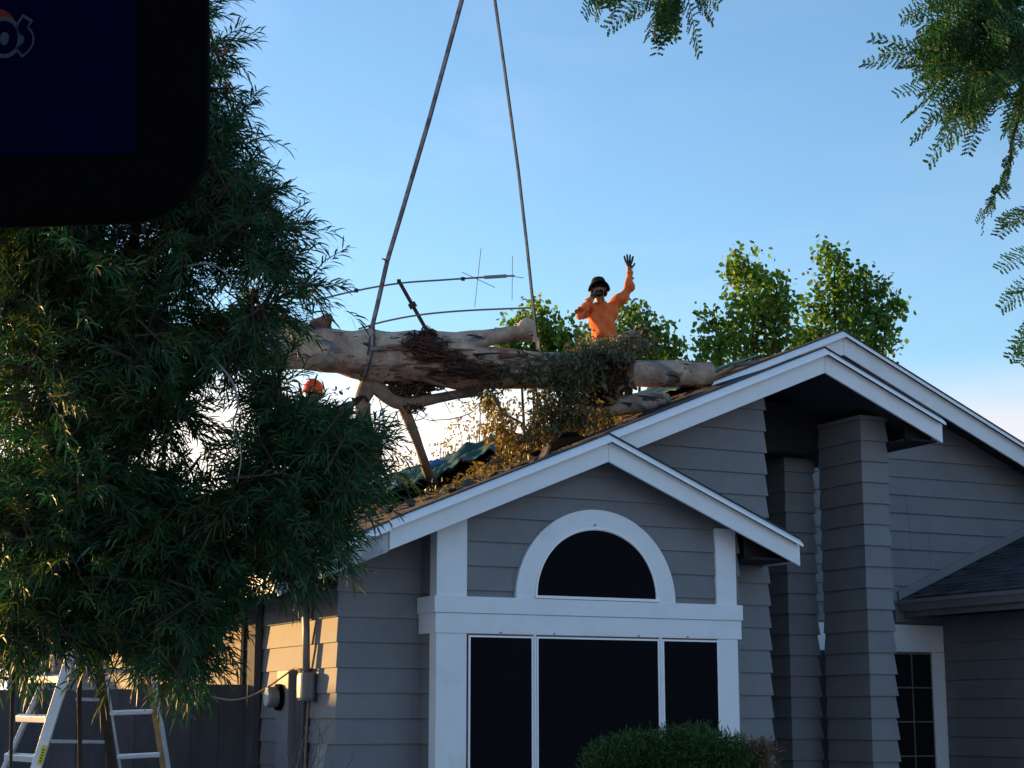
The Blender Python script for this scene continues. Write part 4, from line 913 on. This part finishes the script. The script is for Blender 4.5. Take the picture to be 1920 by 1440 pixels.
# ================================================================== people
def skin_mesh(V, E, R, levels=2, root=0):
    me = bpy.data.meshes.new('tmp'); me.from_pydata([tuple(v) for v in V], E, []); ob = bpy.data.objects.new('tmp', me); COL.objects.link(ob)
    md = ob.modifiers.new('s', 'SKIN'); md.use_smooth_shade = True
    for i, sv in enumerate(me.skin_vertices[0].data):
        r = R[i]; sv.radius = r if hasattr(r, '__len__') else (r, r); sv.use_root = (i == root)
    ob.modifiers.new('ss', 'SUBSURF').levels = levels; ob.modifiers['ss'].render_levels = levels
    dg = bpy.context.evaluated_depsgraph_get(); dg.update(); ev = ob.evaluated_get(dg); out = bpy.data.meshes.new_from_object(ev)
    bpy.data.objects.remove(ob); bpy.data.meshes.remove(me); return out
def chain(parts):
    """parts: list of (points, radii, attach index or None); returns V, E, R"""
    V, E, R = [], [], []
    idx = {}
    for name, pts, rads, att in parts:
        prev = idx[att[0]][att[1]] if att else None; idx[name] = []
        for p, r in zip(pts, rads):
            V.append(np.array(p, float)); R.append(r); i = len(V)-1; idx[name].append(i)
            if prev is not None: E.append((prev, i))
            prev = i
    return V, E, R
class Figure:
    def __init__(s, feet, label, turn=0.0):
        s.o = np.array(feet, float); s.e = empty('person', feet, label, 'person')
        r = np.array([RT[0], RT[1], 0]); r /= np.linalg.norm(r); f = np.array([-r[1], r[0], 0])*-1   # towards the camera
        f = -np.array([FW[0], FW[1], 0]); f /= np.linalg.norm(f)
        s.r, s.f = r, f; s.u = np.array([0, 0, 1.0])
    def w(s, p): return s.o+s.r*p[0]+s.f*p[1]+s.u*p[2]
    def skin(s, name, parts, mat, levels=2):
        V, E, R = chain(parts); me = skin_mesh([s.w(v) for v in V], E, R, levels); me.materials.clear(); return put(me, name, mat, s.e, True)
    def lathe(s, name, c, prof, mat, ax=(0,0,1), n=24, squash=1.0, parent=None, wave=0.0):
        a = norm(np.array(ax, float)); x = norm(np.cross(a, (0.13,1,0.1))); y = np.cross(a, x); mb = MB(); V = []
        for r, h in prof:
            for j in range(n):
                g_ = 2*PI*j/n; V.append(s.w(np.array(c)+a*(h*(1-wave*math.sin(g_)**2 if r > .105 else 1))+x*r*math.cos(g_)*squash+y*r*math.sin(g_)))
        Fc = [(i*n+j, i*n+(j+1)%n, (i+1)*n+(j+1)%n, (i+1)*n+j) for i in range(len(prof)-1) for j in range(n)]
        return mb.add(V, Fc).build(name, mat, parent or s.e, True)
    def ball(s, name, c, r, mat, parent=None):
        rr = r if hasattr(r, '__len__') else (r, r, r); n = 12; mb = MB(); V = []
        for i in range(9):
            t = PI*i/8
            for j in range(n):
                g_ = 2*PI*j/n; V.append(s.w((c[0]+rr[0]*math.sin(t)*math.cos(g_)+0, c[1]+rr[1]*math.sin(t)*math.sin(g_), c[2]+rr[2]*math.cos(t))))
        Fc = [(i*n+j, i*n+(j+1)%n, (i+1)*n+(j+1)%n, (i+1)*n+j) for i in range(8) for j in range(n)]
        return mb.add(V, Fc).build(name, mat, parent or s.e, True)
    def head(s, c, hat=None):
        """face features around head centre c; the skull itself is part of the body mesh"""
        x, y, z = c
        for sx in (-1, 1):
            s.ball('eye', (x+sx*.032, y+.088, z+.012), (.013,.008,.008), M['hair'])
            s.ball('eyebrow', (x+sx*.033, y+.094, z+.032), (.024,.008,.006), M['hair'])
        s.ball('beard', (x, y+.070, z-.085), (.050,.040,.030), M['hair'])
        s.ball('mouth', (x, y+.100, z-.055), (.024,.008,.006), M['shred'])
def face_fix(me, ctr, f, u, r):
    """push a nose out and eye sockets in on the body mesh"""
    for v in me.vertices:
        d = np.array(v.co)-ctr; a, b, c = d@r, d@f, d@u
        if b > .03 and abs(a) < .1 and abs(c) < .13:
            k = math.exp(-(a/.016)**2-((c+.018)/.030)**2)*.030-sum(math.exp(-((a-sx*.032)/.016)**2-((c-.012)/.014)**2) for sx in (-1, 1))*.010
            v.co += Vector(f*k)
# -- the waving worker
fx = onD(1130, 640, 22.0); feet = (fx[0], fx[1], S(fx[0])+.03)
A = Figure(feet, 'worker in an orange shirt and dark brimmed hat waving a gloved hand on the roof')
k_ = 22.0/F_PX
def px2(px, py, f=0.0): return np.array([(px-1130)*k_, f, (640-py)*k_*1.02+fx[2]-feet[2]])
hd = px2(1123, 543, .05)
arms = dict(sR=px2(1103,578,0.0), eR=px2(1085,597,.17), wR=px2(1108,566,.20), hR=px2(1115,561,.19), sL=px2(1150,575,0), eL=px2(1182,540,.05), wL=px2(1181.5,508,.06), hL=px2(1180,497,.06))
hip, wst, chs, nkb = (0.02,0,.93), (.015,0,1.10), px2(1130,592,0.0), px2(1126,567,.01)
tor = [('t', [hip, wst, chs, nkb, (hd+np.array(nkb))/2, hd+np.array([0,.008,-.05]), hd+np.array([0,0,.04])], [(.10,.09),(.10,.09),(.11,.09),(.075,.07),(.058,.06),(.074,.085),(.084,.095)], None),
       ('aR', [arms['sR'], arms['eR'], arms['wR'], arms['hR']], [.062,.045,.034,.03], ('t', 2)), ('aL', [arms['sL'], arms['eL'], arms['wL'], arms['hL']], [.062,.045,.034,.03], ('t', 2)),
       ('lR', [(-.10,0,.86), (-.13,.03,.48), (-.15,0,.10), (-.16,.12,.04)], [.09,.062,.045,.04], ('t', 0)), ('lL', [(.12,0,.86), (.15,.04,.50), (.17,0,.18), (.18,.12,.12)], [.09,.062,.045,.04], ('t', 0))]
bd = A.skin('body', tor, M['skin'])
face_fix(bd.data, A.w(hd)-np.array(bd.location)-np.array(A.e.location)+0*A.o, A.f, A.u, A.r)
sh = [('t', [(.02,0,.96), wst, (np.array(wst)+chs)/2+np.array([0,.01,0]), chs, np.array(nkb)-np.array([0,0,.02])], [(.172,.150),(.170,.150),(.182,.155),(.192,.15),(.09,.085)], None),
      ('aR', [arms['sR'], (arms['sR']+arms['eR'])/2+np.array([-.012,0,-.012]), arms['eR'], (arms['eR']+arms['wR'])/2, arms['wR']], [.082,.075,.066,.056,.047], ('t', 3)),
      ('aL', [arms['sL'], (arms['sL']+arms['eL'])/2+np.array([0,0,-.014]), arms['eL'], (arms['eL']+arms['wL'])/2, arms['wL']], [.084,.072,.064,.054,.046], ('t', 3))]
shirt = A.skin('shirt', sh, M['orange'], 3)
for v in shirt.data.vertices:      # cloth folds
    c = v.co; v.co += v.normal*(0.017*math.sin(c.z*30+c.x*26+2*math.sin(c.x*9))+.016*math.sin(c.x*52-c.z*14+c.y*20)*max(.3, min(1, 1.6-(c.z-feet[2]-.95)*1.6)))
A.skin('trousers', [('t', [(.02,0,1.02), hip], [(.165,.125),(.165,.125)], None), ('lR', [(-.10,0,.84), (-.13,.03,.48), (-.15,0,.12)], [.105,.08,.07], ('t', 1)), ('lL', [(.12,0,.84), (.15,.04,.50), (.17,0,.2)], [.105,.08,.07], ('t', 1))], M['jeans'])
for q in ((-.15,0,.06), (.17,0,.14)): A.skin('boot', [('b', [q, (q[0],.14,q[2]-.03)], [.058,.042], None)], M['black'])
def glove(fig, w, h, up, side, curl=0.0, name='glove', thumb=1, fl=1.0):
    """palm, four unequal fingers and a thumb leaving the side of the palm"""
    w, up, side = np.array(w), norm(np.array(up)), norm(np.array(side)); nrm = np.cross(side, up); pc = w+up*.055
    parts = [('p', [w, pc, w+up*.095], [.036,(.046,.032),(.046,.028)], None)]
    for i, (o_, ln, sp) in enumerate(((-.039,.070,-.20),(-.013,.085,-.06),(.013,.080,.07),(.039,.062,.24))):
        b = w+up*.095+side*o_; d = norm(up+side*sp); d2 = norm(d*(1-curl)+nrm*curl*1.2); d3 = norm(d*(1-curl*1.6)+nrm*curl*2)
        parts.append((f'f{i}', [b+d*.012, b+d*.012+d2*ln*.5*fl, b+d*.012+d2*ln*.5*fl+d3*ln*.55*fl], [.0155,.0145,.0125], ('p', 2)))
    b = w+up*.03+side*.034*thumb; d = norm(up*.75+side*thumb)
    parts.append(('th', [b, b+d*.035+nrm*curl*.02, b+d*.035+norm(up+side*thumb*.4+nrm*curl)*.035], [.015,.013,.011], ('p', 0)))
    return fig.skin(name, parts, M['glove'], 2)
glove(A, arms['wL']+np.array([-.002,0,.015]), None, (-.05,0,1), (1,.15,0), .05, 'glove', 1, 1.12)
glove(A, arms['wR']+np.array([.01,.01,.0]), None, (.55,.1,.60), (.6,.5,-.4), .45, 'glove', -1, .85)
A.head(hd)
A.lathe('hat', hd+np.array([0,-.012,.066]), [(.001,.090),(.045,.087),(.078,.072),(.094,.032),(.100,.0),(.118,-.018),(.134,-.05),(.142,-.085),(.139,-.088),(.128,-.053),(.108,-.020),(.092,-.01)], M['hat'], (-.06,-.30,1), 28, 1.0, None, .72)
for sx in (-1, 1): A.ball('hair', hd+np.array([sx*.085,-.02,-.035]), (.03,.06,.06), M['hair'])
for sx in (-1, 1): A.ball('ear', hd+np.array([sx*.086,.01,-.005]), (.014,.02,.03), M['skin'])
rd = empty('handheld_radio', A.w(px2(1121,552,.24)), 'black handheld radio held at the mouth of the waving worker', 'radio')
c = A.w(px2(1122,556,.235)); mb = MB().obox(c, A.r*.050+A.u*.020, A.f*.016, A.u*.022-A.r*.009).build('radio_body', M['black'], rd, bevel=.006)
MB().tube([A.w(px2(1128,558,.235)), A.w(px2(1130,574,.20))], .005, 6).build('aerial', M['black'], rd)
# -- the second worker, half hidden by leaves
gx = onD(588, 742, 18.4); gf = (gx[0], gx[1], S(gx[0])+.03); B = Figure(gf, 'worker in an orange hard hat half hidden behind the leaves at the left')
hz_ = gx[2]-gf[2]; hb = np.array([0,.04,hz_]); k2 = 18.4/F_PX
sc_ = hz_/1.62
tor = [('t', [(0,0,.93*sc_), (0,0,1.1*sc_), (0,0,1.32*sc_), (0,.01,1.47*sc_), (0,.02,1.53*sc_), hb+np.array([0,.008,-.05]), hb+np.array([0,0,.04])], [(.15,.11),(.15,.11),(.18,.115),(.075,.07),(.058,.06),(.070,.085),(.080,.095)], None),
       ('aR', [(-.20,0,1.40*sc_), (-.27,.08,1.13*sc_), (-.20,.25,.98*sc_)], [.06,.045,.034], ('t', 2)), ('aL', [(.20,0,1.40*sc_), (.33,.10,1.44*sc_), (.46,.10,1.53*sc_)], [.06,.045,.034], ('t', 2)),
       ('lR', [(-.10,0,.86), (-.12,.03,.46), (-.13,0,.10), (-.13,.12,.04)], [.09,.062,.045,.04], ('t', 0)), ('lL', [(.10,0,.86), (.13,.03,.46), (.14,0,.14), (.15,.12,.09)], [.09,.062,.045,.04], ('t', 0))]
B.skin('body', tor, M['skin'])
B.skin('shirt', [('t', [(0,0,.96*sc_), (0,0,1.1*sc_), (0,0,1.32*sc_), (0,.01,1.45*sc_)], [(.175,.13),(.172,.13),(.195,.13),(.09,.085)], None), ('aR', [(-.20,0,1.40*sc_), (-.27,.08,1.13*sc_), (-.22,.2,1.02*sc_)], [.08,.065,.05], ('t', 2)), ('aL', [(.20,0,1.40*sc_), (.33,.10,1.44*sc_), (.43,.10,1.51*sc_)], [.08,.065,.05], ('t', 2))], M['navyshirt'])
B.skin('trousers', [('t', [(0,0,1.02), (0,0,.93)], [(.165,.125),(.165,.125)], None), ('lR', [(-.10,0,.84), (-.12,.03,.46), (-.13,0,.1)], [.105,.08,.07], ('t', 1)), ('lL', [(.10,0,.84), (.13,.03,.46), (.14,0,.14)], [.105,.08,.07], ('t', 1))], M['jeans'])
for q in ((-.13,0,.06), (.14,0,.11)): B.skin('boot', [('b', [q, (q[0],.14,q[2]-.03)], [.058,.042], None)], M['black'])
glove(B, (.44,.10,1.52*sc_), None, (.8,0,.5), (-.3,.9,.3), .5, 'glove', 1, .95); glove(B, (-.205,.24,.985*sc_), None, (.2,.8,-.5), (1,0,.1), .5, 'glove', -1, .95)
B.head(hb)
B.lathe('hard_hat', hb+np.array([0,0,.05]), [(.001,.115),(.045,.112),(.085,.09),(.112,.045),(.120,.0),(.122,-.015),(.145,-.022),(.145,-.027),(.118,-.02)], M['hivis'], (.12,.10,1), 28, .92)
B.ball('sunglasses', hb+np.array([0,.092,.012]), (.062,.016,.018), M['black'])
B.ball('hair', hb+np.array([0,-.04,0]), (.085,.07,.075), M['hair'])

# ================================================================== panel close by at the top left, cabin shade put into its dark colours
DP = 1.25
PN = empty('hanging_panel', onD(150, 150, DP), 'near black rounded panel with a navy centre and silver letters, close by at top left', 'panel')
def rr_poly(x0, y0, x1, y1, rs, n=14):
    """rounded rectangle in pixels; rs = radii (tl, tr, br, bl)"""
    out = []
    for (cx, cy, r, a0) in ((x1-rs[2], y1-rs[2], rs[2], 0), (x0+rs[3], y1-rs[3], rs[3], 90), (x0+rs[0], y0+rs[0], rs[0], 180), (x1-rs[1], y0+rs[1], rs[1], 270)):
        for i in range(n+1):
            a = math.radians(a0+90*i/n); out.append((cx+r*math.cos(a), cy+r*math.sin(a)))
    return out
def skew(p): x, y = p; return (x, y+(-.035)*(x-200)*(1 if y > 100 else 0)*max(0, min(1, (y-100)/250)))
fr = MB().prism([onD(*skew(p), DP) for p in rr_poly(-560, -420, 386, 418, (150,150,150,150))], FW*.022).build('frame', M['black'], PN, bevel=.006)
MB().prism([onD(*skew(p), DP) for p in rr_poly(-440, -300, 258, 290, (14,14,14,14))], -FW*.0012).build('navy_face', M['navy'], PN)
def glyph(name, pts, w, mat, z, closed=False, parent=PN):
    c = curve_pts(pts, 6) if not closed else [np.array(p, float) for p in pts]
    n = len(c); Lf, Rg = [], []
    for i in range(n):
        t = c[(i+1) % n]-c[i-1] if closed else c[min(i+1, n-1)]-c[max(i-1, 0)]
        t = t/np.linalg.norm(t); nn = np.array([-t[1], t[0]]); Lf.append(c[i]+nn*w); Rg.append(c[i]-nn*w)
    V = [onD(*p, DP-.0012-z) for p in Lf]+[onD(*p, DP-.0012-z) for p in Rg]; V += [v-FW*.0004 for v in V[:2*n]]
    Fc = []
    m_ = n if closed else n-1
    for i in range(m_):
        j = (i+1) % n; Fc += [(i, j, n+j, n+i), (2*n+i, 3*n+i, 3*n+j, 2*n+j), (i, 2*n+i, 2*n+j, j), (n+i, n+j, 3*n+j, 3*n+i)]
    return MB().add(V, Fc).build(name, mat, parent)
def ell(cx, cy, a, b, n=28): return [(cx+a*math.cos(2*PI*i/n), cy+b*math.sin(2*PI*i/n)) for i in range(n)]
# the letters "os": dark strokes with a silver outline, a red arc behind them
glyph('red_mark', [(-14,28),(0,26),(14,34),(22,46)], 9, M['logored'], .0000)
glyph('red_mark', [(-10,108),(2,103),(10,100)], 6, M['logored'], .0000)
glyph('letter_outline', ell(8,70,22,28), 11, M['silver'], .0004, True); glyph('letter', ell(8,70,17,23), 8, M['navy'], .0010, True)
MB().prism([onD(*p, DP-.0018) for p in ell(9,73,9,13)], -FW*.0003).build('letter_outline', M['silver'], PN)
sp_ = [(50,37),(43,48),(43,56),(52,66),(52,80),(44,91),(37,96)]
glyph('letter_outline', [(53,32)]+sp_[1:-1]+[(34,99)], 11.5, M['silver'], .0004); glyph('letter', sp_, 7.5, M['navy'], .0010)
